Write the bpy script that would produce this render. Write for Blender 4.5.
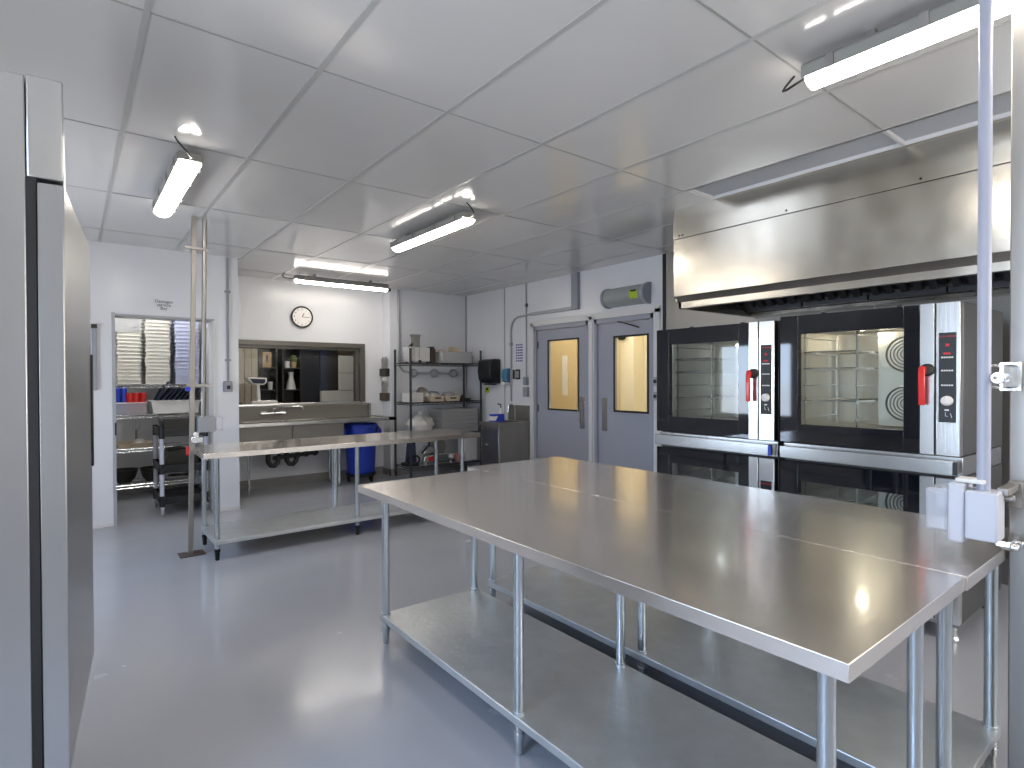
import bpy, bmesh, math, random
from mathutils import Vector, Matrix
random.seed(7)
PI = math.pi
C = bpy.context.scene.collection
S = bpy.context.scene
for o in list(bpy.data.objects): bpy.data.objects.remove(o)

# ------------------------------------------------------------------ camera
yaw, pit, rol = math.radians(38.05), math.radians(-0.571), math.radians(-0.205)
fw = Vector((math.sin(yaw)*math.cos(pit), math.cos(yaw)*math.cos(pit), math.sin(pit)))
rt = Vector((math.cos(yaw), -math.sin(yaw), 0)); up = rt.cross(fw)
rt2 = rt*math.cos(rol)+up*math.sin(rol); up2 = -rt*math.sin(rol)+up*math.cos(rol)
cd = bpy.data.cameras.new('camera'); cam = bpy.data.objects.new('camera', cd); C.objects.link(cam)
cam.matrix_world = Matrix(((rt2.x, up2.x, -fw.x, 0), (rt2.y, up2.y, -fw.y, 0), (rt2.z, up2.z, -fw.z, 1.5), (0, 0, 0, 1)))
cd.sensor_width = 36; cd.lens = 36*563.75/1024; cd.clip_start = 0.05; cd.clip_end = 100
S.camera = cam
# ------------------------------------------------------------------ world, exposure
W = bpy.data.worlds.new('sky'); S.world = W; W.use_nodes = True
wn = W.node_tree; wn.nodes.clear()
wo = wn.nodes.new('ShaderNodeOutputWorld'); wb = wn.nodes.new('ShaderNodeBackground')
wt = wn.nodes.new('ShaderNodeTexCoord'); wsx = wn.nodes.new('ShaderNodeSeparateXYZ'); wr = wn.nodes.new('ShaderNodeValToRGB')
wn.links.new(wt.outputs['Generated'], wsx.inputs[0]); wm = wn.nodes.new('ShaderNodeMath'); wm.operation = 'MULTIPLY_ADD'
wm.inputs[1].default_value = .5; wm.inputs[2].default_value = .5
wn.links.new(wsx.outputs[2], wm.inputs[0]); wn.links.new(wm.outputs[0], wr.inputs[0])
e = wr.color_ramp.elements
e[0].position = .40; e[0].color = (.70, .78, .92, 1); e[1].position = .75; e[1].color = (.42, .62, 1.0, 1)
k = e.new(.485); k.color = (.6, .68, .8, 1); k = e.new(.50); k.color = (.66, .80, 1.0, 1)
# bluer sky on the left (-X) side of the building, neutral overcast and snow light elsewhere
wc = wn.nodes.new('ShaderNodeMix'); wc.data_type = 'RGBA'; wmr = wn.nodes.new('ShaderNodeMapRange')
wmr.inputs[1].default_value = -.2; wmr.inputs[2].default_value = -.9; wn.links.new(wsx.outputs[0], wmr.inputs[0]); wn.links.new(wmr.outputs[0], wc.inputs[0])
wc.inputs[6].default_value = (.80, .74, .68, 1); wn.links.new(wr.outputs[0], wc.inputs[7])
wn.links.new(wc.outputs[2], wb.inputs[0]); wb.inputs[1].default_value = 9.5
wn.links.new(wb.outputs[0], wo.inputs[0])
S.view_settings.view_transform = 'Standard'; S.view_settings.look = 'None'; S.view_settings.gamma = 1
S.view_settings.use_curve_mapping = False; S.view_settings.exposure = 0.45
LAMP = 23.0          # brightness of the linear fixtures
def portal(name, loc, rot, sx, sy):
    l = bpy.data.lights.new(name, 'AREA'); l.shape = 'RECTANGLE'; l.size = sx; l.size_y = sy
    l.cycles.is_portal = True
    o = bpy.data.objects.new(name, l); C.objects.link(o); o.location = loc; o.rotation_euler = rot
portal('window_daylight', (-1.46, 5.08, 1.45), (0, -PI/2, 0), 1.3, 1.4)
portal('window_daylight', (3.75, -2.46, 2.0), (PI/2, 0, 0), 2.7, 1.3)  # portal of the unseen fill window added behind the camera
portal('window_daylight', (-1.46, .95, 1.55), (0, -PI/2, 0), 2.2, 1.5)  # portal of the extra left window, added for bluish fill
def lamp_pt(name, loc, power, col, r=.1):
    l = bpy.data.lights.new(name, 'POINT'); l.energy = power; l.color = col; l.shadow_soft_size = r
    o = bpy.data.objects.new(name, l); C.objects.link(o); o.location = loc; return o

# ------------------------------------------------------------------ materials
def lin(h):
    c = [int(h[i:i+2], 16)/255 for i in (0, 2, 4)]
    return tuple([(x/12.92 if x <= .04045 else ((x+.055)/1.055)**2.4) for x in c]+[1])
M = {}
def mat(n, col, rough=.5, metal=0, bump=0, bscale=8, stretch=None, var=0, vscale=3, coat=0, spec=.5, emit=0, rvar=0, bdist=.02):
    m = bpy.data.materials.new(n); m.use_nodes = True; t = m.node_tree; b = t.nodes['Principled BSDF']
    col = lin(col) if isinstance(col, str) else col
    b.inputs['Base Color'].default_value = col; b.inputs['Roughness'].default_value = rough
    b.inputs['Metallic'].default_value = metal; b.inputs['Specular IOR Level'].default_value = spec
    b.inputs['Coat Weight'].default_value = coat; b.inputs['Coat Roughness'].default_value = .08
    if emit: b.inputs['Emission Color'].default_value = col; b.inputs['Emission Strength'].default_value = emit
    tc = t.nodes.new('ShaderNodeTexCoord')
    def noise(sc, st=None, det=3):
        n_ = t.nodes.new('ShaderNodeTexNoise'); n_.inputs['Scale'].default_value = sc; n_.inputs['Detail'].default_value = det
        mp = t.nodes.new('ShaderNodeMapping'); t.links.new(tc.outputs['Object'], mp.inputs[0]); t.links.new(mp.outputs[0], n_.inputs['Vector'])
        if st: mp.inputs['Scale'].default_value = st
        return n_
    if bump:
        nn = noise(bscale, stretch, 2); bp = t.nodes.new('ShaderNodeBump'); bp.inputs['Strength'].default_value = bump
        bp.inputs['Distance'].default_value = bdist; t.links.new(nn.outputs[0], bp.inputs['Height']); t.links.new(bp.outputs[0], b.inputs['Normal'])
    if var:
        nv = noise(vscale, stretch, 5); mx = t.nodes.new('ShaderNodeMix'); mx.data_type = 'RGBA'
        mx.inputs[6].default_value = tuple([c*(1-var) for c in col[:3]]+[1]); mx.inputs[7].default_value = tuple([min(1, c*(1+var)) for c in col[:3]]+[1])
        t.links.new(nv.outputs[0], mx.inputs[0]); t.links.new(mx.outputs[2], b.inputs['Base Color'])
    if rvar:
        nr = noise(vscale*1.7, stretch, 5); mr = t.nodes.new('ShaderNodeMapRange'); mr.inputs[1].default_value = .35; mr.inputs[2].default_value = .7
        mr.inputs[3].default_value = max(.02, rough-rvar); mr.inputs[4].default_value = rough+rvar
        t.links.new(nr.outputs[0], mr.inputs[0]); t.links.new(mr.outputs[0], b.inputs['Roughness'])
    M[n] = m; return m
def glass(n, tint=(1, 1, 1, 1), ior=1.5, rough=.01, op=0, opc=(.02, .03, .05, 1)):
    m = bpy.data.materials.new(n); m.use_nodes = True; t = m.node_tree; t.nodes.clear()
    o = t.nodes.new('ShaderNodeOutputMaterial'); tr = t.nodes.new('ShaderNodeBsdfTransparent'); g = t.nodes.new('ShaderNodeBsdfGlossy')
    f = t.nodes.new('ShaderNodeFresnel'); f.inputs[0].default_value = ior; mx = t.nodes.new('ShaderNodeMixShader')
    tr.inputs[0].default_value = tint; g.inputs['Roughness'].default_value = rough
    ge = t.nodes.new('ShaderNodeNewGeometry'); inv = t.nodes.new('ShaderNodeMath'); inv.operation = 'SUBTRACT'; inv.inputs[0].default_value = 1
    mu = t.nodes.new('ShaderNodeMath'); mu.operation = 'MULTIPLY'; t.links.new(ge.outputs['Backfacing'], inv.inputs[1])
    t.links.new(f.outputs[0], mu.inputs[0]); t.links.new(inv.outputs[0], mu.inputs[1]); t.links.new(mu.outputs[0], mx.inputs[0])
    if op:
        df = t.nodes.new('ShaderNodeBsdfDiffuse'); df.inputs[0].default_value = opc; m2 = t.nodes.new('ShaderNodeMixShader'); m2.inputs[0].default_value = op
        t.links.new(tr.outputs[0], m2.inputs[1]); t.links.new(df.outputs[0], m2.inputs[2]); t.links.new(m2.outputs[0], mx.inputs[1])
    else: t.links.new(tr.outputs[0], mx.inputs[1])
    t.links.new(g.outputs[0], mx.inputs[2]); t.links.new(mx.outputs[0], o.inputs[0])
    M[n] = m; return m
mat('ceiling_panel', 'cfcecc', .13, 0, .5, 1.1, None, .03, 1.2, spec=.9, bdist=.02)
mat('seam_light', 'b0b0ae', .3)
mat('seam_dark', '9a9a97', .5)
mat('acoustic_tile', 'b4b8be', .9, 0, .2, 220)
mat('wall_panel', 'd9dbe0', .24, 0, .3, 1.5, None, .02, 1.5, bdist=.015)
mat('wall_seam', '9a9da3', .35)
mat('floor_epoxy', 'a3a5ac', .2, 0, .12, 2.2, None, .06, 1.3, spec=.55, rvar=.08, bdist=.01)
mat('cove', '8b8a89', .45)
mat('white_paint', 'd4d4d4', .35)
mat('trim_grey', 'a3a6ab', .35)
mat('jamb_beige', 'b9b4ab', .5)
mat('steel_top', (.82, .76, .70, 1), .26, .96, .16, 2.2, None, .05, 2.5, rvar=0, bdist=.01, coat=.4)
mat('steel_edge', (.50, .49, .48, 1), .3, 1, .05, 60, (.2, 1, 1), .06, 6)
mat('steel_hood', (.60, .56, .49, 1), .22, 1, .3, 1.6, (1, 1, .6), .08, 4, rvar=.04, bdist=.015)
mat('steel_fridge', (.50, .505, .50, 1), .33, 1, 0, 8, (1, 1, .1), .05, 6)
mat('steel_brushed', (.56, .555, .54, 1), .26, 1, .06, 90, (1, 1, .06), .10, 20, bdist=.005)
mat('steel_post', (.30, .28, .255, 1), .42, .8, .04, 40, (1, 1, .1), .1, 8)
mat('steel_side', (.17, .165, .16, 1), .42, .9, .03, 30, (1, 1, .1), .08, 6)
mat('steel_sink', (.25, .235, .215, 1), .5, .6, .04, 30, (.2, 1, 1), .1, 8)
mat('steel_bright', (.75, .75, .74, 1), .22, 1, 0, 8, None, .05, 8)
mat('steel_dull', (.33, .315, .295, 1), .45, .9, .05, 40, (1, 1, .1), .12, 8)
mat('galvanised', (.58, .61, .62, 1), .40, .75, .08, 30, None, .14, 9, rvar=.08)
mat('galv_leg', (.55, .59, .61, 1), .27, .95, 0, 8, None, .10, 20)
mat('chrome', (.8, .8, .8, 1), .08, 1)
mat('black_plastic', '17181b', .38)
mat('black_rubber', '111113', .7)
mat('black_glass', '10131a', .04, spec=.8)
mat('black_gap', '050505', .8)
mat('filter_dark', '565a5e', .35, .6)
mat('grey_plastic', '9498a0', .5)
mat('light_plastic', 'c2c5d0', .38)
mat('pvc_grey', 'a7abbb', .35)
mat('white_plastic', 'e2e0dc', .4)
mat('cream', 'efe3c4', .55)
mat('cream_dark', 'cbb78c', .6)
mat('door_paint', '9ea1ad', .36, 0, .05, 60)
mat('red_plastic', 'd21e1c', .3, coat=.4)
mat('red_mark', 'cc2026', .5)
mat('blue_bin', '1a37a0', .38)
mat('blue_bright', '2340b8', .4)
mat('navy', '1f2a44', .5)
mat('navy_dark', '14171f', .45)
mat('shelf_brown', '2d2726', .5)
mat('wood_tan', 'b79c72', .6)
mat('beige_wall', 'ada08a', .7)
mat('brick_white', 'd9d6ce', .7)
mat('soap_blue', '4c7da0', .35)
mat('paper', 'd8dae4', .7)
mat('print_blue', '5a5f8c', .7)
mat('lime', 'a9c520', .6)
mat('tan', 'c9b8a0', .6)
mat('cardboard', 'a79e94', .8)
mat('corrugated', 'a4a3a2', .5, .3)
mat('bag_white', 'd3cfcb', .35, 0, .8, 9)
mat('translucent', 'd8d5cb', .4, 0, 0, spec=.5)
mat('translucent_blue', 'c2c5da', .4)
mat('lamp_white', (1, .92, .82, 1), .4, emit=LAMP)
mat('lamp_cool', (1, .99, .97, 1), .4, emit=30)
mat('lamp_warm', (1, .92, .80, 1), .4, emit=15)
mat('fill_bulb', (1, .97, .92, 1), .4, emit=60)
mat('lamp_body', '8b8b86', .45)
mat('bug_cover', 'a9aeac', .25, .3)
mat('dark_metal', '33332f', .45, .5)
mat('ink', '24242a', .6)
mat('clear_bin', 'c9ced6', .25)
mat('pink', 'c98f8a', .5)
mat('brown_mount', '4d4038', .6)
mat('bronze_frame', '6b6863', .4, .6)
mat('epoxy_wire', '26292c', .4)
mat('green_leaf', '4e5b33', .6)
mat('oven_cavity', (.70, .66, .58, 1), .35, .85, .1, 20)
glass('pane', (.97, .98, .98, 1), 1.28)
glass('oven_glass', (.86, .88, .87, 1), 1.65, .015)
glass('clear_plastic', (.93, .94, .97, 1), 1.35, .12, .35, (.75, .78, .86, 1))
glass('bin_clear', (.9, .92, .95, 1), 1.3, .15, .35, (.7, .72, .76, 1))
glass('tub_plastic', (.9, .9, .9, 1), 1.3, .2, .55, (.7, .7, .7, 1))

# ------------------------------------------------------------------ mesh helpers
class MB:
    def __init__(s, bevel=0): s.v = []; s.f = []; s.mi = []; s.m = 0; s.bev = bevel
    def slot(s, i): s.m = i; return s
    def add(s, vs, fs):
        n = len(s.v); s.v += [tuple(v) for v in vs]; s.f += [tuple(n+i for i in f) for f in fs]; s.mi += [s.m]*len(fs); return s
    def box(s, x0, x1, y0, y1, z0, z1):
        if x0 > x1: x0, x1 = x1, x0
        if y0 > y1: y0, y1 = y1, y0
        if z0 > z1: z0, z1 = z1, z0
        return s.add([(x0,y0,z0),(x1,y0,z0),(x1,y1,z0),(x0,y1,z0),(x0,y0,z1),(x1,y0,z1),(x1,y1,z1),(x0,y1,z1)],
                     [(0,3,2,1),(4,5,6,7),(0,1,5,4),(1,2,6,5),(2,3,7,6),(3,0,4,7)])
    def prism(s, pts, a0, a1, axis='y'):
        def P(u, w, a): return {'y': (u, a, w), 'x': (a, u, w), 'z': (u, w, a)}[axis]
        n = len(pts); vs = [P(u, w, a0) for u, w in pts]+[P(u, w, a1) for u, w in pts]
        fs = [tuple(range(n)), tuple(range(2*n-1, n-1, -1))]+[(i, i+n, (i+1) % n+n, (i+1) % n) for i in range(n)]
        return s.add(vs, fs)
    def cyl(s, p, q, r, n=14, r2=None, cap=True):
        p = Vector(p); q = Vector(q); r2 = r if r2 is None else r2; d = (q-p).normalized()
        a = d.orthogonal().normalized(); b = d.cross(a); vs = []
        for c, rr in ((p, r), (q, r2)):
            vs += [c+(a*math.cos(2*PI*i/n)+b*math.sin(2*PI*i/n))*rr for i in range(n)]
        fs = [(i, (i+1) % n, (i+1) % n+n, i+n) for i in range(n)]
        if cap: fs += [tuple(range(n-1, -1, -1)), tuple(range(n, 2*n))]
        return s.add(vs, fs)
    def tube(s, pts, r, n=8, closed=False):
        pts = [Vector(p) for p in pts]; k = len(pts); vs = []; a = None
        for i, p in enumerate(pts):
            if closed: d = pts[(i+1) % k]-pts[i-1]
            else: d = pts[min(i+1, k-1)]-pts[max(i-1, 0)]
            d.normalize()
            a = d.orthogonal().normalized() if a is None else (a-d*a.dot(d)).normalized()
            b = d.cross(a); vs += [p+(a*math.cos(2*PI*j/n)+b*math.sin(2*PI*j/n))*r for j in range(n)]
        fs = [(i*n+j, i*n+(j+1) % n, ((i+1) % k)*n+(j+1) % n, ((i+1) % k)*n+j) for i in range(k if closed else k-1) for j in range(n)]
        if not closed: fs += [tuple(range(n-1, -1, -1)), tuple(range((k-1)*n, k*n))]
        return s.add(vs, fs)
    def lathe(s, prof, c=(0, 0, 0), n=24, axis='z', cap=True):
        vs = []; c = Vector(c)
        for r, h in prof:
            for i in range(n):
                u, w = r*math.cos(2*PI*i/n), r*math.sin(2*PI*i/n)
                vs.append(c+Vector({'z': (u, w, h), 'x': (h, u, w), 'y': (w, h, u)}[axis]))
        fs = [(k*n+i, k*n+(i+1) % n, (k+1)*n+(i+1) % n, (k+1)*n+i) for k in range(len(prof)-1) for i in range(n)]
        if cap and prof[0][0] > 1e-5: fs.append(tuple(range(n-1, -1, -1)))
        if cap and prof[-1][0] > 1e-5: fs.append(tuple(range((len(prof)-1)*n, len(prof)*n)))
        return s.add(vs, fs)
    def build(s, name, ms, parent=None, bevel=None):
        me = bpy.data.meshes.new(name); me.from_pydata(s.v, [], s.f)
        for m in (ms if isinstance(ms, (list, tuple)) else [ms]): me.materials.append(M[m])
        me.polygons.foreach_set('material_index', s.mi); me.polygons.foreach_set('use_smooth', [True]*len(s.f))
        bm = bmesh.new(); bm.from_mesh(me); bmesh.ops.recalc_face_normals(bm, faces=bm.faces); bm.to_mesh(me); bm.free()
        me.set_sharp_from_angle(angle=math.radians(38)); me.update()
        o = bpy.data.objects.new(name, me); C.objects.link(o); o.parent = parent
        bv = s.bev if bevel is None else bevel
        if bv:
            md = o.modifiers.new('bevel', 'BEVEL'); md.width = bv; md.segments = 2; md.limit_method = 'ANGLE'; md.angle_limit = math.radians(40)
        return o
def B(*boxes, bevel=0):
    m = MB(bevel)
    for b in boxes: m.box(*b)
    return m
def tag(o, label=None, cat=None, group=None, kind=None):
    if label: o['label'] = label
    if cat: o['category'] = cat
    if group: o['group'] = group
    if kind: o['kind'] = kind
    return o
def thing(name, label, cat, loc=(0, 0, 0), rz=0, group=None):
    o = bpy.data.objects.new(name, None); C.objects.link(o); o.location = loc; o.rotation_euler = (0, 0, rz)
    o.empty_display_size = .1
    return tag(o, label, cat, group)
def struct(name, mb, ms, parent=None, bevel=None):
    o = mb.build(name, ms, parent, bevel)
    if parent is None: o['kind'] = 'structure'
    return o
def dup(root, loc, rz=None, label=None, group=None, name=None):
    def cp(o, par):
        c = o.copy(); C.objects.link(c); c.parent = par
        for ch in list(o.children): cp(ch, c)
        return c
    r = cp(root, None); r.location = loc
    if rz is not None: r.rotation_euler = (0, 0, rz)
    if label: r['label'] = label
    if group: r['group'] = group
    return r
def text(name, s, size, loc, rot, m, parent, align='CENTER', ext=.0006, sp=1.0):
    cu = bpy.data.curves.new(name, 'FONT'); cu.body = s; cu.size = size; cu.align_x = align; cu.align_y = 'CENTER'; cu.extrude = ext; cu.space_line = sp
    t = bpy.data.objects.new(name, cu); C.objects.link(t)
    dg = bpy.context.evaluated_depsgraph_get(); me = bpy.data.meshes.new_from_object(t.evaluated_get(dg))
    bpy.data.objects.remove(t); me.materials.clear(); me.materials.append(M[m])
    o = bpy.data.objects.new(name, me); C.objects.link(o); o.parent = parent; o.location = loc; o.rotation_euler = rot
    return o
ORD = 'lowest second third fourth fifth sixth seventh eighth ninth tenth eleventh twelfth thirteenth fourteenth fifteenth sixteenth seventeenth topmost'.split()
RX = (PI/2, 0, -PI/2)      # lettering on a face that looks toward -X
RY = (PI/2, 0, 0)          # lettering on a face that looks toward -Y

# ------------------------------------------------------------------ ROOM
H = 2.9
struct('floor', B((-1.6, 7.6, -2.6, 11, -.1, 0)), 'floor_epoxy')
# ceiling: raised main slab; a lower soft tile strip in front of the hood
xs = [-1.5, -1.1, -.43, .24, .90, 1.57, 2.23, 2.93, 3.64]
ys = [-2.5, -1.38, -.07, 1.23, 2.55, 3.86, 5.17, 6.48, 7.79]
cm = MB()
cm.box(-1.62, 3.64, -2.6, 8.4, H, H+.1); cm.box(3.64, 5.42, 2.52, 8.4, H, H+.1); cm.box(3.98, 5.42, -2.6, 2.52, H, H+.1)
cm.slot(1)
for x in xs[1:]: cm.box(x-.012, x+.012, -2.5, (7.08 if x < 1.4 else 8.28 if x < 3.87 else 8.03), H-.003, H)
for x in (4.32, 4.98): cm.box(x-.012, x+.012, 2.9, 8.03, H-.003, H)
cm.slot(2)
for y in ys[1:]:
    if y < 7: cm.box(-1.5, 3.64 if y < 2.9 else 5.3, y-.005, y+.005, H-.0025, H)
    else: cm.box(1.53, 5.3, y-.005, y+.005, H-.0025, H)
struct('ceiling', cm, ['ceiling_panel', 'seam_light', 'seam_dark'])
ct = MB(); ct.box(3.64, 3.98, -2.6, 2.52, H+.02, H+.1)
ct.slot(1)
for y in (2.515, 1.23, -.07): ct.box(3.64, 3.98, y-.008, y+.008, H-.003, H+.02)
ct.box(3.636, 3.648, -2.5, 2.52, H-.003, H+.02); ct.box(3.970, 3.982, -2.5, 2.52, H-.003, H+.02)
struct('trim_1', ct, ['acoustic_tile', 'white_paint'])
# back wall, left part with the storage doorway
m = B((-1.6, .36, 7.08, 7.33, 0, H), (.36, 1.28, 7.08, 7.33, 2.165, H), (1.28, 1.53, 7.08, 7.33, 0, H), (1.41, 1.53, 7.33, 8.4, 0, H))
m.slot(1)
struct('wall_back_left', m, ['wall_panel', 'wall_seam'])
struct('door_1', MB().box(.335, .363, 7.065, 7.33, 0, 2.19).box(.335, 1.28, 7.068, 7.33, 2.16, 2.18).slot(1).box(1.262, 1.295, 7.07, 7.33, 0, 2.19), ['trim_grey', 'white_paint'])
struct('wall_back_middle', B((1.53, 1.60, 8.28, 8.4, 0, H), (3.52, 3.9, 8.28, 8.4, 0, H), (1.6, 3.52, 8.28, 8.4, 0, 1.15), (1.6, 3.52, 8.28, 8.4, 2.0, H)), 'wall_panel')
m = B((3.89, 5.42, 8.03, 8.4, 0, H)); m.slot(1); m.box(5.28, 5.30, 8.01, 8.03, 0, H)
struct('wall_back_right', m, ['wall_panel', 'wall_seam'])
# right wall with two doors
DX = 5.3
m = B((DX, 5.42, -2.6, 3.98, 0, H), (DX, 5.42, 3.98, 4.12, 0, H), (DX, 5.42, 5.06, 5.16, 0, 2.26), (DX, 5.42, 6.26, 8.4, 0, H),
      (DX, 5.42, 4.12, 6.26, 2.26, H))
m.slot(1)
for y in (6.95,): m.box(DX-.004, DX, y-.012, y+.012, 0, H)
struct('wall_right', m, ['wall_panel', 'wall_seam'])
m = MB(.003)
m.box(DX-.02, DX, 6.25, 6.32, 0, 2.30); m.box(DX-.02, DX, 4.02, 4.09, 0, 2.30); m.box(DX-.02, DX, 5.075, 5.135, 0, 2.30); m.box(DX-.02, DX, 4.02, 6.32, 2.25, 2.33)
struct('trim_2', m, 'white_paint')
struct('trim_3', B((DX-.012, DX, 3.94, 3.985, 0, H), bevel=.002), 'dark_metal')
def leaf(name, y0, y1, wy0, wy1, wz0, wz1, hinge, plate_y):
    fr = MB(.002)
    fr.box(DX+.0, DX+.10, y0, y0+.04, 0, 2.25); fr.box(DX, DX+.10, y1-.04, y1, 0, 2.25); fr.box(DX, DX+.10, y0, y1, 2.19, 2.25)
    r = struct(name, fr, 'door_paint')
    x0, x1 = DX+.03, DX+.075; a, b = y0+.043, y1-.043
    lf = B((x0, x1, a, wy0, .01, 2.185), (x0, x1, wy1, b, .01, 2.185), (x0, x1, wy0, wy1, .01, wz0), (x0, x1, wy0, wy1, wz1, 2.185)).build('door_leaf', 'door_paint', r)
    bd = MB()
    for q in ((wy0-.012, wy0+.012, wz0-.012, wz1+.012), (wy1-.012, wy1+.012, wz0-.012, wz1+.012), (wy0, wy1, wz0-.012, wz0+.012), (wy0, wy1, wz1-.012, wz1+.012)):
        bd.box(x0-.008, x0, *q)
    bd.build('glazing_bead', 'dark_metal', lf)
    B((x0+.02, x0+.026, wy0, wy1, wz0, wz1)).build('vision_pane', 'pane', lf)
    B((x0-.004, x0, plate_y-.045, plate_y+.045, .83, 1.25), bevel=.001).build('push_plate', 'steel_bright', lf)
    for z in (.25, 1.07, 1.98): B((x0-.006, x0+.002, hinge-.006, hinge+.012, z-.05, z+.05)).build('hinge', 'dark_metal', r)
    return r, lf
r, lf = leaf('door_2', 5.165, 6.255, 5.37, 5.97, 1.065, 2.03, 6.19, 5.30)
MB().tube([(DX+.03, 5.34, .93), (DX-.015, 5.34, .93), (DX-.015, 5.34, 1.1), (DX+.03, 5.34, 1.1)], .007).build('door_handle', 'steel_bright', lf)
r, lf = leaf('door_3', 4.125, 5.055, 4.22, 4.74, 1.09, 2.01, 4.13, 4.90)
MB().tube([(DX+.03, 4.35, 2.1), (DX-.06, 4.5, 2.16), (DX+.02, 4.7, 2.2)], .008).build('door_closer', 'dark_metal', lf)
# corridor behind the doors
struct('wall_corridor', B((7.0, 7.1, 2.4, 8.2, 0, H), (5.42, 7.0, 2.4, 2.5, 0, H), (5.42, 7.0, 8.1, 8.2, 0, H), (6.75, 7.0, 5.62, 5.70, 0, H), (6.93, 7, 7.05, 7.2, 0, 2.4), (6.9, 7, 6.1, 6.2, 0, H)), 'cream')
struct('ceiling_corridor', B((5.42, 7.1, 2.4, 8.2, H, H+.1)), 'cream')
m = MB(); m.box(5.43, 5.435, 2.5, 4.05, 0, H)
for yy, w_ in ((3.9, 'right'), (6.4, 'left')):
    ll = thing('ceiling_lamp', 'warm linear lamp on the corridor ceiling behind the %s door' % w_, 'lamp', (6.1, yy, 2.78))
    B((-.08, .08, -1, 1, .06, .12)).build('housing', 'lamp_body', ll); B((-.07, .07, -.98, .98, 0, .06)).build('diffuser', 'lamp_warm', ll)
t = thing('corridor_door', 'tan door in the cream corridor seen through the left door window', 'door', (6.92, 7.5, 0))
B((-.04, 0, -.5, .3, 0, 2.3), bevel=.004).build('door_leaf', 'cream_dark', t); B((-.06, -.04, -.3, -.18, 1.2, 1.9)).build('door_lite', 'brick_white', t)
t = thing('coat_hook_rail', 'dark coat hooks on the cream corridor wall behind the left door', 'hook', (6.9, 6.55, 1.9))
B((-.02, 0, -.25, .15, -.02, .02)).build('rail', 'cream_dark', t)
for y in (-.15, .05): MB().tube([(-.02, y, 0), (-.09, y, -.01), (-.10, y, .04)], .012).build('hook', 'dark_metal', t)
t = thing('wall_bell', 'round dark bell on the corridor wall behind the right door', 'bell', (6.99, 6.05, 2.2))
MB().lathe([(.09, 0), (.09, -.04), (.05, -.07), (0, -.075)], axis='x').build('dome', 'dark_metal', t)
# left and near walls (beside and behind the camera) with one daylight window and two unseen windows added for fill
struct('wall_left', B((-1.6, -1.5, -2.6, .2, 0, H), (-1.6, -1.5, 1.7, 4.38, 0, H), (-1.6, -1.5, .2, 1.7, 0, .45), (-1.6, -1.5, .2, 1.7, 2.65, H), (-1.6, -1.5, 5.75, 7.33, 0, H), (-1.6, -1.5, 4.38, 5.75, 0, .82), (-1.6, -1.5, 4.38, 5.75, 2.1, H)), 'wall_panel')
m = MB()
for y in (4.38, 4.85, 5.70): m.box(-1.6, -1.52, y, y+.05, .82, 2.1)
m.box(-1.6, -1.52, 4.38, 5.75, .82, .87); m.box(-1.6, -1.52, 4.38, 5.75, 2.05, 2.1)
w1 = struct('window_1', m, 'white_paint'); B((-1.57, -1.565, 4.43, 5.7, .87, 2.05)).build('window_pane', 'pane', w1)
struct('wall_near', B((-1.6, 2.4, -2.6, -2.5, 0, H), (5.1, 5.42, -2.6, -2.5, 0, H), (2.4, 5.1, -2.6, -2.5, 0, 1.3), (2.4, 5.1, -2.6, -2.5, 2.6, H)), 'wall_panel')
m = MB()
for x in (2.4, 3.7, 5.05): m.box(x, x+.05, -2.6, -2.52, 1.3, 2.6)
m.box(2.4, 5.1, -2.6, -2.52, 1.3, 1.35); m.box(2.4, 5.1, -2.6, -2.52, 2.55, 2.6)
w2 = struct('fill_window_near', m, 'white_paint'); B((2.45, 5.05, -2.57, -2.565, 1.35, 2.55)).build('window_pane', 'pane', w2)  # unseen window added behind the camera to let in fill daylight
m = MB()
for y in (.2, .93, 1.65): m.box(-1.6, -1.52, y, y+.05, .45, 2.65)
m.box(-1.6, -1.52, .2, 1.7, .45, .5); m.box(-1.6, -1.52, .2, 1.7, 2.6, 2.65)
w4 = struct('fill_window_left', m, 'white_paint'); B((-1.57, -1.565, .25, 1.65, .5, 2.6)).build('window_pane', 'pane', w4)  # second left window, unseen, added to throw bluish light into the room
# storage room behind the doorway, and display room behind the sink window
struct('wall_storage', B((-.7, -.6, 7.33, 9.1, 0, H), (-.7, 1.53, 8.98, 9.1, 0, H), (1.41, 1.53, 8.4, 9.1, 0, H)), 'white_paint')
struct('ceiling_storage', B((-.7, 1.53, 7.33, 9.1, H, H+.1)), 'white_paint')
struct('wall_display_room', B((1.3, 4.9, 10.4, 10.5, 0, H), (4.8, 4.9, 8.4, 10.4, 0, H), (1.3, 1.4, 9.1, 10.4, 0, H)), 'beige_wall')
struct('ceiling_display_room', B((1.3, 4.9, 8.4, 10.5, H, H+.1)), 'white_paint')
ll = thing('ceiling_lamp', 'white linear lamp on the storage room ceiling behind the doorway', 'lamp', (.6, 7.85, 2.82))
B((-.5, .5, -.07, .07, .04, .08)).build('housing', 'lamp_body', ll); B((-.48, .48, -.06, .06, 0, .04)).build('diffuser', 'lamp_cool', ll)
ll = thing('ceiling_lamp', 'unseen round lamp added to brighten the dim room behind the sink window', 'lamp', (2.9, 9.0, 2.86))  # lamp added out of view to lift the display room
MB().lathe([(.14, 0), (.14, .04)]).build('housing', 'lamp_body', ll); MB().lathe([(0, -.02), (.1, -.015), (.12, 0)]).build('diffuser', 'fill_bulb', ll)
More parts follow.
